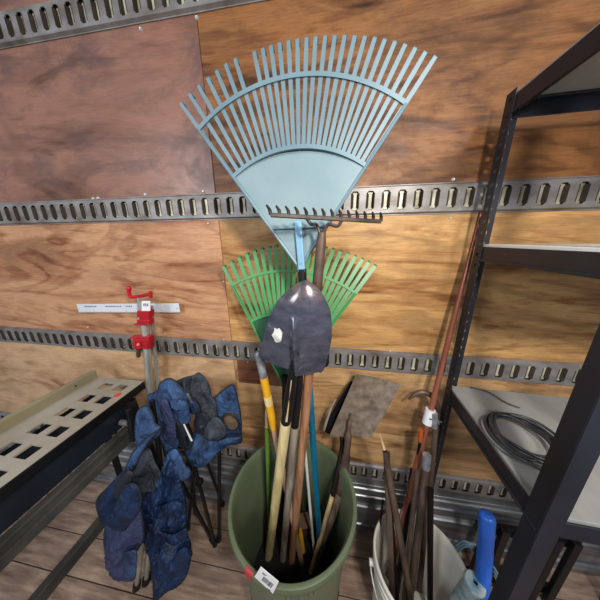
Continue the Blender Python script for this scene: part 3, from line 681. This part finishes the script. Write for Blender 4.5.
# ================================================================== BOW RAKE
t = thing('bow_rake', P(315, 300, -.30), 'rusty iron bow rake, teeth up, before the blue rake on a brown handle', 'rake')
bl, br = P(270.5, 215, -.375), P(381, 221.5, -.285)
bm = bmesh.new(); beam(bm, bl, br, .008, .010); obj('head_bar', bm, 'rakeiron', t, bevel=.002)
bd = (br-bl)
for i in range(14):
    f = i/13; c = bl+bd*f; bm = bmesh.new(); hgt = .020
    tube(bm, bez([c, c+Vector((-.001, -.002, hgt*.55)), c+Vector((-.0055, -.010, hgt))], 4), [.0042]*5+[.0036, .0032, .0028, .0022], 8)
    obj('tooth', bm, 'rakeiron', t, smooth='auto')
fer = P(322, 234, -.318); hbot = PZ(291.5, 563, .13); hd = (hbot-fer).normalized()
for sx, xx in ((-1, .42), (1, .62)):
    e = bl+bd*(.30 if sx < 0 else .63); bm = bmesh.new()
    tube(bm, bez([e, e+Vector((-sx*.012, 0, -.016)), fer+Vector((sx*.013, 0, .022)), fer+Vector((sx*.003, 0, -.01))], 6), .0040, 8); obj('bow', bm, 'rakeiron', t, smooth='auto')
fe = fer+hd*.16
bm = bmesh.new(); tube(bm, [fer-hd*.004, fer+hd*.02, fe], [.009, .0125, .0145], 16); obj('ferrule', bm, 'rust', t, smooth='auto')
hb_ = fer+hd*((fer.z-.04)/(-hd.z)); bm = bmesh.new(); tube(bm, [fe-hd*.01, hb_], [.0150, .0165], 16); obj('handle', bm, 'brownwood', t, smooth='auto')

# ================================================================== ROUND POINT SHOVELS
def shovel_blade(bm, px, Yb, Yt, cpx, dish=.035, ridge=True, thick=.0022, g=0):
    """blade from a pixel outline; dished about its long axis with a raised frog near the socket"""
    out = bez([Vector((x, y, 0)) for x, y in px]+[Vector((px[0][0], px[0][1], 0))], 4)[:-1]
    Y0_, H_, xc_ = min(q.y for q in out), 86., 291.
    for q in out: q.y = q.y-g*(q.x-xc_)*(q.y-Y0_)/H_
    y0, y1 = min(q.y for q in out), max(q.y for q in out)
    ny, nx = 40, 56
    def span(y):
        xs_ = []
        for i in range(len(out)):
            a_, b_ = out[i], out[(i+1) % len(out)]
            if (a_.y-y)*(b_.y-y) <= 0 and a_.y != b_.y: xs_.append(a_.x+(b_.x-a_.x)*(y-a_.y)/(b_.y-a_.y))
        return (min(xs_), max(xs_)) if len(xs_) > 1 else None
    grid = []
    for j in range(ny+1):
        v = j/ny; y = y0+.3+(y1-y0-.6)*v; s = span(y)
        row = []
        for i in range(nx+1):
            u = i/nx; x = s[0]+(s[1]-s[0])*u
            # bottom edge bends down in the middle like the outline
            yy = (y-g*(x-xc_)*Y0_/H_)/(1-g*(x-xc_)/H_)
            dep = Yt+(Yb-Yt)*v
            c = (u-.5)*2; wv = (s[1]-s[0])/70
            k = -dish*(1-c*c)*min(1, wv)
            if ridge: k -= .026*math.exp(-((x-cpx(y))/3.4)**2)*min(1, max(0, (v-.38)/.3))
            row.append(P(x, yy, dep)+Vector((0, k, 0)))
        grid.append(row)
    V0 = [[bm.verts.new(p) for p in r] for r in grid]; V1 = [[bm.verts.new(p+Vector((0, thick, 0))) for p in r] for r in grid]
    for j in range(ny):
        for i in range(nx):
            bm.faces.new((V0[j][i], V0[j][i+1], V0[j+1][i+1], V0[j+1][i])); bm.faces.new((V1[j][i], V1[j+1][i], V1[j+1][i+1], V1[j][i+1]))
        bm.faces.new((V0[j][0], V0[j+1][0], V1[j+1][0], V1[j][0])); bm.faces.new((V0[j][nx], V1[j][nx], V1[j+1][nx], V0[j+1][nx]))
    for i in range(nx):
        bm.faces.new((V0[0][i], V1[0][i], V1[0][i+1], V0[0][i+1])); bm.faces.new((V0[ny][i], V0[ny][i+1], V1[ny][i+1], V1[ny][i]))
    return grid
blade_px = [(306, 280), (297.5, 283), (290.5, 288.5), (283, 294.5), (277.5, 301), (271.5, 312.5), (267.5, 322), (265, 330), (261.5, 345), (259, 357), (266, 359), (275, 360.5), (286, 362.5), (303, 366), (313, 369), (322.5, 371.6), (327.5, 358), (331.3, 341), (332, 330), (331.3, 317), (329.5, 308), (325.5, 299), (321.5, 292.5), (317, 287.5), (312, 283)]
t = thing('round_point_shovel', P(300, 370, -.36), 'black round-point shovel, blade up, in front of both leaf rakes on a cream wooden handle', 'shovel')
def shovel_mat():
    m, nt, b = new_mat('worn_black_blade'); b.inputs['Metallic'].default_value = .5
    n = noise_n(nt, coords(nt, (1, 1, 2.2)), 16, 6, .7); c = ramp(nt, n, [(.3, (62, 63, 74)), (.62, (92, 93, 108)), (.8, (160, 158, 162))])
    # bare rusty patch at the digging tip: object z (world metres)
    tc_ = node(nt, 'ShaderNodeTexCoord'); sx = node(nt, 'ShaderNodeSeparateXYZ'); nt.links.new(tc_.outputs['Object'], sx.inputs[0])
    tip = P(306, 280, -.36).z; mr = node(nt, 'ShaderNodeMapRange'); mr.inputs[1].default_value = tip-.07; mr.inputs[2].default_value = tip-.005; nt.links.new(sx.outputs[2], mr.inputs[0])
    mm = node(nt, 'ShaderNodeMath', operation='MULTIPLY'); nt.links.new(mr.outputs[0], mm.inputs[0]); nt.links.new(ramp(nt, noise_n(nt, coords(nt), 30, 4), [(.35, (60, 60, 60)), (.55, (255, 255, 255))]), mm.inputs[1])
    c = mix(nt, mm.outputs[0], c, srgb((132, 112, 98))); nt.links.new(c, b.inputs['Base Color']); bump(nt, b, n, .04, .0006)
    r_ = ramp(nt, n, [(.3, (96, 96, 96)), (.75, (150, 150, 150))]); nt.links.new(r_, b.inputs['Roughness']); return m
M['blade'] = shovel_mat()
bm = bmesh.new(); G_ = shovel_blade(bm, blade_px, -.342, -.350, lambda y: 297+(y-330)*.07, dish=.036, g=.22); obj('blade', bm, 'blade', t, smooth='auto')
bm = bmesh.new(); tube(bm, [q+Vector((0, .004, 0)) for q in G_[-1]], .0045, 8); obj('tread', bm, 'blade', t, smooth='auto')
# bare patch / old sticker
bm = bmesh.new(); c = P(277.5, 335.5, -.373); prism(bm, [c+Vector((.014*math.cos(k*PI/6)*(1+.2*math.sin(k*2.3)), 0, .022*math.sin(k*PI/6)*(1+.15*math.cos(k*3)))) for k in range(12)], (0, .0008, 0))
stk = obj('sticker_remnant', bm, mat('sticker_remnant', (206, 206, 198), .6, 0, (150, 148, 138), 40), t)
sk0, sk1 = P(294, 366, -.383), P(285.5, 424, -.345); hb = PZ(268.3, 559, .13)
bm = bmesh.new(); tube(bm, [P(297, 352, -.388), sk0, P(290, 395, -.365), sk1], [.006, .011, .0155, .0165], 16); sck = obj('socket', bm, 'shovel_dark', t, smooth='auto')
# yellowish wood seen through the open seam of the socket
bm = bmesh.new(); tube(bm, [P(291.5, 380, -.388), P(286.5, 421, -.3635)], [.0015, .0042], 8); obj('socket_seam', bm, 'cream', sck, smooth='auto')
hd = (hb-sk1).normalized(); hbb = sk1+hd*((sk1.z-.04)/(-hd.z))
bm = bmesh.new(); tube(bm, [sk1-hd*.01, hbb], [.0175, .0185], 16); obj('handle', bm, 'cream', t, smooth='auto')
# second shovel hidden behind the first
t = thing('shovel', P(300, 365, -.31), 'grey weathered wooden shovel handle with dark socket, second upright from the cream handle', 'shovel')
px2 = [(305, 292), (294, 300), (283, 316), (276, 335), (272, 356), (284, 364), (299, 368), (315, 369), (328, 366), (328, 350), (327, 330), (321, 310), (313, 297)]
bm = bmesh.new(); shovel_blade(bm, px2, -.315, -.325, lambda y: 300+(y-330)*.02, dish=.012, ridge=False); obj('blade', bm, 'shovel_dark', t, smooth='auto')
s0, s1 = P(300, 366, -.322), P(294.5, 428, -.305); hb = PZ(282.5, 561, .13)
bm = bmesh.new(); tube(bm, [s0, P(299, 385, -.316), s1], [.010, .0135, .0145], 16); obj('socket', bm, 'shovel_dark', t, smooth='auto')
hd = (hb-s1).normalized(); bm = bmesh.new(); tube(bm, [s1-hd*.01, s1+hd*((s1.z-.04)/(-hd.z))], .0150, 16); obj('handle', bm, 'greywood', t, smooth='auto')

# ================================================================== OTHER STICKS IN THE BIN
t = thing('broom_handle', P(258, 352, -.30), 'yellow handle with a grey silver grip end leaning left of the shovel handles', 'tool handle')
a_, b_ = P(258.5, 352, -.285), P(276.5, 440, -.28); d_ = (b_-a_)
bm = bmesh.new(); lathe(bm, [(0, -.004), (.009, -.003), (.0145, .004), (.015, .012)], a_, 16, d_.normalized()); tube(bm, [a_+d_.normalized()*.008, a_+d_*.27], [.0150, .0128], 16); obj('grip', bm, 'silver', t, smooth='auto')
bm = bmesh.new(); tube(bm, [a_+d_*.26, a_+d_*.84], [.0138, .0142], 16); obj('painted_shaft', bm, 'yellow', t, smooth='auto')
bm = bmesh.new(); tube(bm, [a_+d_*.465, a_+d_*.56], .0147, 16); obj('pale_band', bm, 'cream', t, smooth='auto')
ee = a_+d_.normalized()*((a_.z-.04)/(-d_.normalized().z)); bm = bmesh.new(); tube(bm, [a_+d_*.83, ee], [.0125, .012], 16); obj('bare_shaft', bm, 'pinkwood', t, smooth='auto')

t = thing('garden_stake', P(266, 412, -.22), 'thin green garden stake with a tan tip, farthest left in the green bin', 'stake')
a_, b_ = P(266.5, 409, -.235), PZ(270.5, 556, .13); d_ = (b_-a_).normalized(); m1 = P(267.5, 430, -.237)
bm = bmesh.new(); tube(bm, [a_, a_+d_*.012, a_+d_*.09], [.003, .006, .007], 12); obj('tip', bm, 'palewood', t, smooth='auto')
bm = bmesh.new(); tube(bm, [a_+d_*.085, a_+d_*((a_.z-.04)/(-d_.z))], .0095, 12); obj('shaft', bm, 'limegreen', t, smooth='auto')

a_, b_ = P(304.8, 448, -.262), PZ(313.5, 546, .22); d_ = (b_-a_).normalized()
bm = bmesh.new(); tube(bm, [a_, a_+d_*((a_.z-.04)/(-d_.z))], .0062, 12)
tag(obj('thin_rod', bm, 'white', smooth='auto'), 'thin greyish white rod beside the teal rake handle in the bin', 'rod')

t = thing('marker_stake', P(291, 484, -.21), 'short yellow stake with a pointed wooden tip and red band between two handles', 'stake')
a_ = P(291.5, 484, -.215); b_ = P(290.5, 505, -.222); d_ = (b_-a_)
bm = bmesh.new(); tube(bm, [a_, a_+d_*.55], [.0015, .0075], 12); obj('tip', bm, 'palewood', t, smooth='auto')
bm = bmesh.new(); tube(bm, [a_+d_*.55, a_+d_*.95], .0078, 12); obj('painted_band', bm, 'yellow', t, smooth='auto')
bm = bmesh.new(); dn_ = d_.normalized(); tube(bm, [a_+d_*.95, a_+dn_*((a_.z-.04)/(-dn_.z))], .0078, 12); obj('shaft', bm, 'red', t, smooth='auto')

t = thing('scraper', P(300, 530, -.27), 'small yellow-handled tool lying deep inside the green bin', 'hand tool')
a_ = PZ(300, 528, .30); b_ = PZ(302.5, 549, .20)
bm = bmesh.new(); tube(bm, [a_, a_+(b_-a_)*.25, b_, PZ(304, 556, .05)], [.005, .010, .012, .011], 12); obj('grip', bm, 'yellow', t, smooth='auto')
bm = bmesh.new(); tube(bm, [a_, PZ(299.5, 516, .36)], [.004, .003], 8); obj('shank', bm, 'pipe', t)
a_ = PZ(296, 516, .30); 
bm = bmesh.new(); mtx = Matrix.Translation(PZ(304, 528, .16)) @ Matrix.Rotation(.3, 4, 'Z') @ Matrix.Rotation(.25, 4, 'X'); box(bm, (-.045, -.03, -.14), (.045, .03, .12), 0, mtx)
tag(obj('cardboard_carton', bm, 'card', bevel=.003), 'dim brown carton at the bottom of the green bin', 'carton')

# ================================================================== SPADES ON THE RIGHT OF THE BIN
def strip(bm, pts, widths, ups, th):
    pass
t = thing('square_spade', P(346, 468, -.12), 'flat square-bladed steel spade, blade up against the plywood, on a grey wooden handle', 'spade')
M['spade'] = mat('dusty_spade_steel', (132, 117, 102), .6, .1, (84, 69, 58), 30, (1, 1, 1), .3, .68, .3, detail=6)
c1, c2, c3, c4 = P(356, 373, -.045), P(400.5, 383.5, -.05), P(370.5, 436, -.115), P(328.5, 436, -.115)
bm = bmesh.new(); N = 12; G = []
for j in range(N+1):
    v = j/N; row = []
    for i in range(N+1):
        u_ = i/N; p = (c1*(1-u_)+c2*u_)*(1-v)+(c4*(1-u_)+c3*u_)*v
        k = .010*((u_-.5)*2)**2 ; rid = .016*math.exp(-(((u_-.46-.0*v))/.085)**2)*max(0, (v-.45)/.55)
        row.append(p+Vector((0, -k-rid, 0)))
    G.append(row)
th = .0025; V0 = [[bm.verts.new(p) for p in r] for r in G]; V1 = [[bm.verts.new(p+Vector((0, th, 0))) for p in r] for r in G]
for j in range(N):
    for i in range(N):
        bm.faces.new((V0[j][i], V0[j][i+1], V0[j+1][i+1], V0[j+1][i])); bm.faces.new((V1[j][i], V1[j+1][i], V1[j+1][i+1], V1[j][i+1]))
    bm.faces.new((V0[j][0], V0[j+1][0], V1[j+1][0], V1[j][0])); bm.faces.new((V0[j][N], V1[j][N], V1[j+1][N], V0[j+1][N]))
for i in range(N):
    bm.faces.new((V0[0][i], V1[0][i], V1[0][i+1], V0[0][i+1])); bm.faces.new((V0[N][i], V0[N][i+1], V1[N][i+1], V1[N][i]))
obj('blade', bm, 'spade', t, smooth='auto')
hb = PZ(312.5, 570, .13)
bm = bmesh.new(); tube(bm, bez([P(351, 413, -.105), P(349, 428, -.125), P(347.5, 445, -.145), P(344.5, 468, -.17), P(339.5, 496, -.20)], 5), [.003]*3+[.009]*4+[.015]*6+[.0195]*8, 16, flat=.8)
obj('socket', bm, 'rust', t, smooth='auto')
s1 = P(339.5, 494, -.20); hd = (hb-s1).normalized(); bm = bmesh.new(); tube(bm, [s1, s1+hd*((s1.z-.04)/(-hd.z))], [.0185, .0175], 16); obj('handle', bm, 'darkwood', t, smooth='auto')

t = thing('trenching_spade', P(342, 440, -.09), 'dark narrow spade half hidden behind the square spade, pale wooden handle', 'spade')
pts = [P(350.5, 381, -.035), P(356, 384, -.03), P(341, 436, -.085), P(334, 436, -.085), P(324.5, 432, -.085), P(326, 422, -.08)]
bm = bmesh.new(); prism(bm, pts, (0, .003, 0)); obj('blade', bm, 'shovel_dark', t)
bm = bmesh.new(); tube(bm, bez([P(336, 399, -.063), P(330, 411, -.075), P(323.8, 430, -.092)], 5), [.004]*4+[.006]*5+[.0065]*2, 10); obj('rolled_edge', bm, 'greywood', t, smooth='auto')
bm = bmesh.new(); tube(bm, bez([P(337, 430, -.092), P(341.5, 436, -.105), P(342, 448, -.125), P(338, 470, -.17), P(332.5, 496, -.215)], 5), [.009]*6+[.011]*15, 14); obj('neck', bm, 'rustdark', t, smooth='auto')
s1 = P(332.5, 495, -.215); hb = PZ(317.5, 548, .28); hd = (hb-s1).normalized(); bm = bmesh.new(); tube(bm, [s1, s1+hd*((s1.z-.04)/(-hd.z))], [.010, .009], 14); obj('handle', bm, 'palewood', t, smooth='auto')

# ================================================================== WHITE BUCKET AND ITS BARS
KC = Vector((.369, -.311, 0)); KZ = .42; KR = .169
t = thing('bucket', KC, 'round white plastic bucket full of steel bars at lower right', 'bucket')
bm = bmesh.new(); lathe(bm, [(0, .003), (.138, .003), (.142, .008), (KR-.013, KZ-.085), (KR-.004, KZ-.083), (KR-.004, KZ-.077), (KR-.012, KZ-.075), (KR-.011, KZ-.055), (KR-.002, KZ-.053), (KR-.002, KZ-.047), (KR-.010, KZ-.045),
    (KR-.009, KZ-.016), (KR-.0, KZ-.014), (KR+.001, KZ-.004), (KR-.002, KZ), (KR-.007, KZ), (KR-.010, KZ-.004), (KR-.013, KZ-.03), (.138, .012), (0, .012)], KC, 96)
obj('bucket_body', bm, 'bucket', t, smooth='auto')
bm = bmesh.new(); pts = []
for k in range(25):
    a_ = math.radians(180+k*7.5); pts.append(KC+Vector((math.cos(a_)*(KR+.010), math.sin(a_)*(KR+.010), KZ-.06-.10*math.sin(math.radians(k*7.5))**1.0)))
tube(bm, pts, .0028, 8); obj('bail_handle', bm, 'pipe', t, smooth='auto')
for s in (-1, 1):
    bm = bmesh.new(); tube(bm, [KC+Vector((s*(KR-.012), 0, KZ-.06)), KC+Vector((s*(KR+.014), 0, KZ-.06))], .012, 14); obj('handle_ear', bm, 'bucket', t, smooth='auto')
def barobj(name, top, bot, r, m, label, cat, extra=None, n=10, flat=1, group=None):
    top, bot = Vector(top), Vector(bot)
    bm = bmesh.new(); tube(bm, [top, top+(bot-top)*.5, bot], r, n, flat=flat)
    o = obj(name, bm, m, smooth='auto'); return tag(o, label, cat, group)
# red-brown pole
a_, b_ = P(481.2, 211, -.035), PZ(390, 571, .10)
barobj('tapered_pole', a_, a_+(b_-a_)*1.02, [.0062, .0115, .0150], 'copper', 'long tapering red-brown pole leaning from the white bucket up to the shelf post', 'pole', n=14)
# label and clamp on it
t = thing('pipe_bracket', P(431, 418, -.20), 'white tag and small silver bracket strapped to the red-brown pole', 'bracket')
def on(f): return a_+(b_-a_)*f
fp = (418-211)/(571-211)
def ylook(y): # depth of pole at picture row y
    lo, hi = 0, 1
    for _ in range(30):
        mdl = (lo+hi)/2; q = on(mdl)-CAM; yy = 300-FPX*q.dot(UP)/q.dot(FW)
        if yy < y: lo = mdl
        else: hi = mdl
    return on(lo)
d_ = (b_-a_).normalized()
q1, q2 = ylook(409), ylook(423); bm = bmesh.new(); tube(bm, [q1+Vector((-.002, -.002, 0)), q2+Vector((-.002, -.002, 0))], .0185, 16); obj('white_tape', bm, 'label', t, smooth='auto')
bm = bmesh.new(); yb = q2.y; tube(bm, [P(434.5, 413, yb-.01), P(434, 427, yb-.012)], .012, 12); tube(bm, [P(430, 419, yb-.02), P(441.5, 422, yb-.012)], .003, 8)
tube(bm, [P(434, 414, yb-.018), P(439, 424, yb-.02)], .003, 8); obj('silver_clamp', bm, 'silver', t, smooth='auto')
# gooseneck wrecking bar
t = thing('wrecking_bar', P(437, 420, -.13), 'dark wrecking bar with a hooked gooseneck end behind the red-brown pole', 'pry bar')
pp = [P(408.5, 399.5, -.075), P(413.5, 395.5, -.075), P(420, 392.3, -.075), P(427, 393, -.078), P(433, 397.5, -.083), P(436.5, 405, -.09), P(437.5, 413, -.095), P(436.5, 421, -.10)]
bot = PZ(419, 590, .10); pts = bez(pp, 4)
pts += [P(436.5, 421, -.10)+(bot-P(436.5, 421, -.10))*k for k in (.1, .5, 1.0)]
rad = [.004+.007*min(1, k/8) for k in range(len(pts))]
bm = bmesh.new(); tube(bm, pts, rad, 12); obj('bar', bm, 'rust2', t, smooth='auto')
barobj('pipe_length', P(427, 456, -.185), PZ(409, 605, .10), .0135, 'rust2', 'brown steel pipe with a grey metal end, just right of the red-brown pole', 'pipe')
bm = bmesh.new(); q = P(427, 455, -.188); q2 = P(425.8, 468, -.193); tube(bm, [q, q2], .0155, 14)
tag(obj('metal_coupling', bm, 'silver', smooth='auto'), 'short grey metal sleeve capping the brown pipe by the red-brown pole', 'sleeve')
barobj('steel_rod', P(417.5, 470, -.20), PZ(403.5, 603, .10), .0095, 'rust2', 'grey-brown rod directly beside the red-brown pole, crossing to the bucket centre', 'rod')
barobj('steel_bar', P(386.5, 452, -.21), PZ(392.5, 603, .12), .0125, 'rust2', 'leftmost upright brown bar in the white bucket', 'bar', flat=.7)
barobj('steel_bar', P(387.5, 466, -.235), PZ(411.5, 604, .14), .0125, 'rust2', 'brown bar slanting from upper left across the others in the bucket', 'bar')
t = thing('wood_chisel', P(384, 447, -.2), 'dark pointed tool with a tan wooden tip above the left bars', 'hand tool')
bm = bmesh.new(); tube(bm, [P(379.8, 434.5, -.20), P(384, 449, -.205)], [.002, .0075], 10); obj('tip', bm, 'palewood', t, smooth='auto')
bm = bmesh.new(); tube(bm, [P(383, 447, -.203), P(386.3, 455, -.205), P(388.5, 480, -.22), PZ(397, 600, .14)], [.006, .011, .010, .009], 12); obj('shaft', bm, 'rustdark', t, smooth='auto')
barobj('steel_rod', P(413, 470, -.14), PZ(397, 590, .06), .012, 'rustdark', 'dark rod behind the slanting brown bars in the bucket', 'rod')
barobj('thin_rod', P(383, 500, -.20), PZ(376, 560, .2), .004, 'rustdark', 'thin dark rod against the left inside wall of the bucket', 'rod')
barobj('black_bar', P(430.5, 489, -.24), PZ(430, 608, .10), .0110, 'rustdark', 'straight black bar, rightmost in the white bucket', 'bar')
bm = bmesh.new(); tube(bm, [P(421, 430, -.14), P(420.2, 441, -.14)], .009, 12); tube(bm, [P(420.2, 441, -.14), PZ(401, 560, .06)], .006, 10, mi=1)
tag(obj('screwdriver', bm, ['orange', 'rustdark'], smooth='auto'), 'orange-ended slim tool peeking out left of the red-brown pole', 'hand tool')

# ================================================================== BLACK SHELVING RACK
t = thing('shelving_rack', (.47, -.1, 0), 'black steel shelving rack standing against the wall at the right', 'shelving rack')
SXL = .462; SXR = 1.32; yb, yf_ = -.09, -.515
def post(x, y, sx, sy, holes=True):
    """L section upright with punched slots"""
    bm = bmesh.new(); wv = .036; z1 = 2.0; e = .0022
    # flange along X
    def flange(axis):
        z = .012
        def bx(u0, u1, z0, z1_):
            if axis == 'x': lo = (x+min(sx*u0, sx*u1), y-e/2, z0); hi = (x+max(sx*u0, sx*u1), y+e/2, z1_)
            else: lo = (x-e/2, y+min(sy*u0, sy*u1), z0); hi = (x+e/2, y+max(sy*u0, sy*u1), z1_)
            box(bm, lo, hi)
        bx(0, .012, z, z1); bx(.024, wv, z, z1)
        zz = z
        if not holes: bx(.012, .024, z, z1)
        while holes and zz < z1: bx(.012, .024, zz, min(z1, zz+.024)); zz += .034
    flange('x'); flange('y')
    o = obj('post', bm, 'shelf', t)
    bm = bmesh.new(); box(bm, (x-.004+min(0, sx*.04), y-.004+min(0, sy*.04), 0), (x+.004+max(0, sx*.04), y+.004+max(0, sy*.04), .03)); obj('foot', bm, 'black', o)
post(SXL, yb, 1, -1); post(SXL, yf_, 1, 1, False); post(SXR, yb, -1, -1); post(SXR, yf_, -1, 1, False)
for zt, m in ((1.995, 'board'), (1.604, 'white'), (1.068, 'board')):
    # Z profile side and long beams
    for (a0_, a1_, ax_) in (((SXL, yb), (SXL, yf_), 0), ((SXR, yb), (SXR, yf_), 0), ((SXL, yb), (SXR, yb), 1), ((SXL, yf_), (SXR, yf_), 1)):
        bm = bmesh.new(); e = .002; off = .004
        if ax_ == 0:
            s = 1 if a0_[0] == SXL else -1; x = a0_[0]+s*off
            box(bm, (x-e, yf_+.005, zt-.052), (x+e, yb-.005, zt-.008)); box(bm, (min(x, x+s*.016), yf_+.005, zt-.016), (max(x, x+s*.016), yb-.005, zt-.011)); box(bm, (x-.006, yf_+.005, zt-.052), (x+.006, yb-.005, zt-.046))
        else:
            s = -1 if a0_[1] == yb else 1; y = a0_[1]+s*off
            box(bm, (SXL+.005, y-e, zt-.052), (SXR-.005, y+e, zt-.008)); box(bm, (SXL+.005, min(y, y+s*.016), zt-.016), (SXR-.005, max(y, y+s*.016), zt-.011))
        obj('beam', bm, 'shelf', t, bevel=.001, seg=1)
    bm = bmesh.new(); box(bm, (SXL+.007, yf_+.007, zt-.011), (SXR-.007, yb-.007, zt-.001)); obj('shelf_board', bm, m, t, bevel=.001)
t.location = (SXL, yb, 0)
for o_ in t.children: o_.matrix_parent_inverse = Matrix.Translation((-SXL, -yb, 0))
t.rotation_euler = (0, 0, math.radians(-2.0))
# coil of cable on the middle shelf
bm = bmesh.new(); random.seed(3); cc = PZ(524, 442, 1.075)
pts = []
NT = 7
for k in range(NT*36+1):
    a_ = k*PI/18; lp = k/36
    r = .070+.010*math.sin(lp*2.4)+.004*math.sin(lp*5); off = Vector((.010*math.sin(lp*1.9+1), .010*math.cos(lp*2.7), 0))
    pts.append(cc+off+Vector((r*math.cos(a_)*1.0, r*math.sin(a_)*1.12, .0045+.0052*(lp % 3.5)+.004*math.sin(a_*2+lp)**2)))
tube(bm, pts, .0036, 8); tag(obj('cable_coil', bm, 'cable', smooth=True), 'loosely coiled dark cable lying on the grey middle shelf', 'cable')
bm = bmesh.new(); pts = bez([PZ(470, 387, 1.075), PZ(488, 392, 1.075), PZ(505, 402, 1.075), PZ(520, 408, 1.075)], 8)
tube(bm, pts, .0022, 6); tag(obj('loose_wire', bm, 'cable', smooth=True), 'thin straight wire at the back corner of the middle shelf', 'wire')

# ================================================================== FAR RIGHT BOTTOM THINGS
t = thing('blue_grip_tool', P(484, 590, -.40), 'thick ribbed bright blue plastic grip standing upright right of the bucket', 'tool handle')
q0, q1 = P(487.5, 514, -.36), P(481, 606, -.36); d_ = (q1-q0); r0 = .02
bm = bmesh.new(); Lg = d_.length; prof = [(0, 0), (.010, 0), (.015, .003), (.019, .008), (.0205, .016)]
lathe(bm, prof+[(.0205, .09), (.0205, Lg*.35)], q0, 6*8, d_.normalized()); 
zz = Lg*.35; pr = [(.0205, zz)]
while zz < Lg*.98: pr += [(.0208, zz+.002), (.0190, zz+.0035), (.0190, zz+.006), (.0210, zz+.009)]; zz += .011
pr += [(.0205, Lg), (.017, Lg+.003), (0, Lg+.003)]
lathe(bm, pr, q0, 48, d_.normalized()); obj('grip', bm, 'blueplast', t, smooth='auto')
dn_ = d_.normalized(); ee = q0+dn_*((q0.z-.003)/(-dn_.z)); bm = bmesh.new(); tube(bm, [q0+dn_*(Lg), ee], .014, 14); obj('shaft', bm, 'pipe', t, smooth='auto')
bm = bmesh.new(); lathe(bm, [(0, 0), (.006, 0), (.008, .001)], q0-dn_*.001, 6, dn_); obj('end_dimple', bm, 'blueplast', t)
t = thing('film_spool', PZ(468, 600, .3), 'round pale blue-grey spool end with a dark centre hole at the bottom right', 'spool')
sc_ = PZ(475.5, 582, .50); axv = Vector((.06, -.10, 1)).normalized()
bm = bmesh.new(); lathe(bm, [(.0075, -.02), (.0075, 0), (.016, .0015), (.027, .000), (.030, -.004), (.031, -.012), (.027, -.022), (.026, -.14), (.026, -.20), (0, -.20)], sc_, 40, axv); obj('spool_roll', bm, 'spool', t, smooth='auto')
bm = bmesh.new(); lathe(bm, [(0, -.018), (.0085, -.018), (.0085, -.03), (0, -.03)], sc_, 16, axv); obj('core', bm, 'black', t)
q = sc_-axv*.20; bm = bmesh.new(); tube(bm, [q, q-axv*((q.z-.005)/axv.z)], .015, 14); obj('spindle', bm, 'pipe', t, smooth='auto')
bm = bmesh.new(); 
for k in range(3):
    o_ = k*3.2; tube(bm, bez([P(455+o_*.3, 546+o_, -.10), P(463+o_*.5, 541+o_*.8, -.12), P(474+o_*.4, 546+o_, -.14), P(489+o_*.2, 560+o_*1.2, -.16), P(501, 580+o_*1.5, -.18), PZ(508, 596+o_, .02)], 8), .0045, 8)
tag(obj('pale_cable', bm, 'wire', smooth=True), 'looping pale blue cables behind the blue grip near the floor', 'cable')
# dark slatted crate under the shelf
t = thing('slatted_crate', (.86, -.2, 0), 'black slatted crate in the shade under the middle shelf', 'crate')
for k in range(6):
    bm = bmesh.new(); x = .70+k*.065; beam(bm, (x, -.16, .0), (x-.0, -.16, .42), .03, .02, Vector((0, -1, 0))); obj('slat', bm, 'black', t, bevel=.003)
for z_ in (.03, .36):
    bm = bmesh.new(); box(bm, (.67, -.148, z_), (1.06, -.128, z_+.05)); obj('cross_rail', bm, 'black', t, bevel=.003)
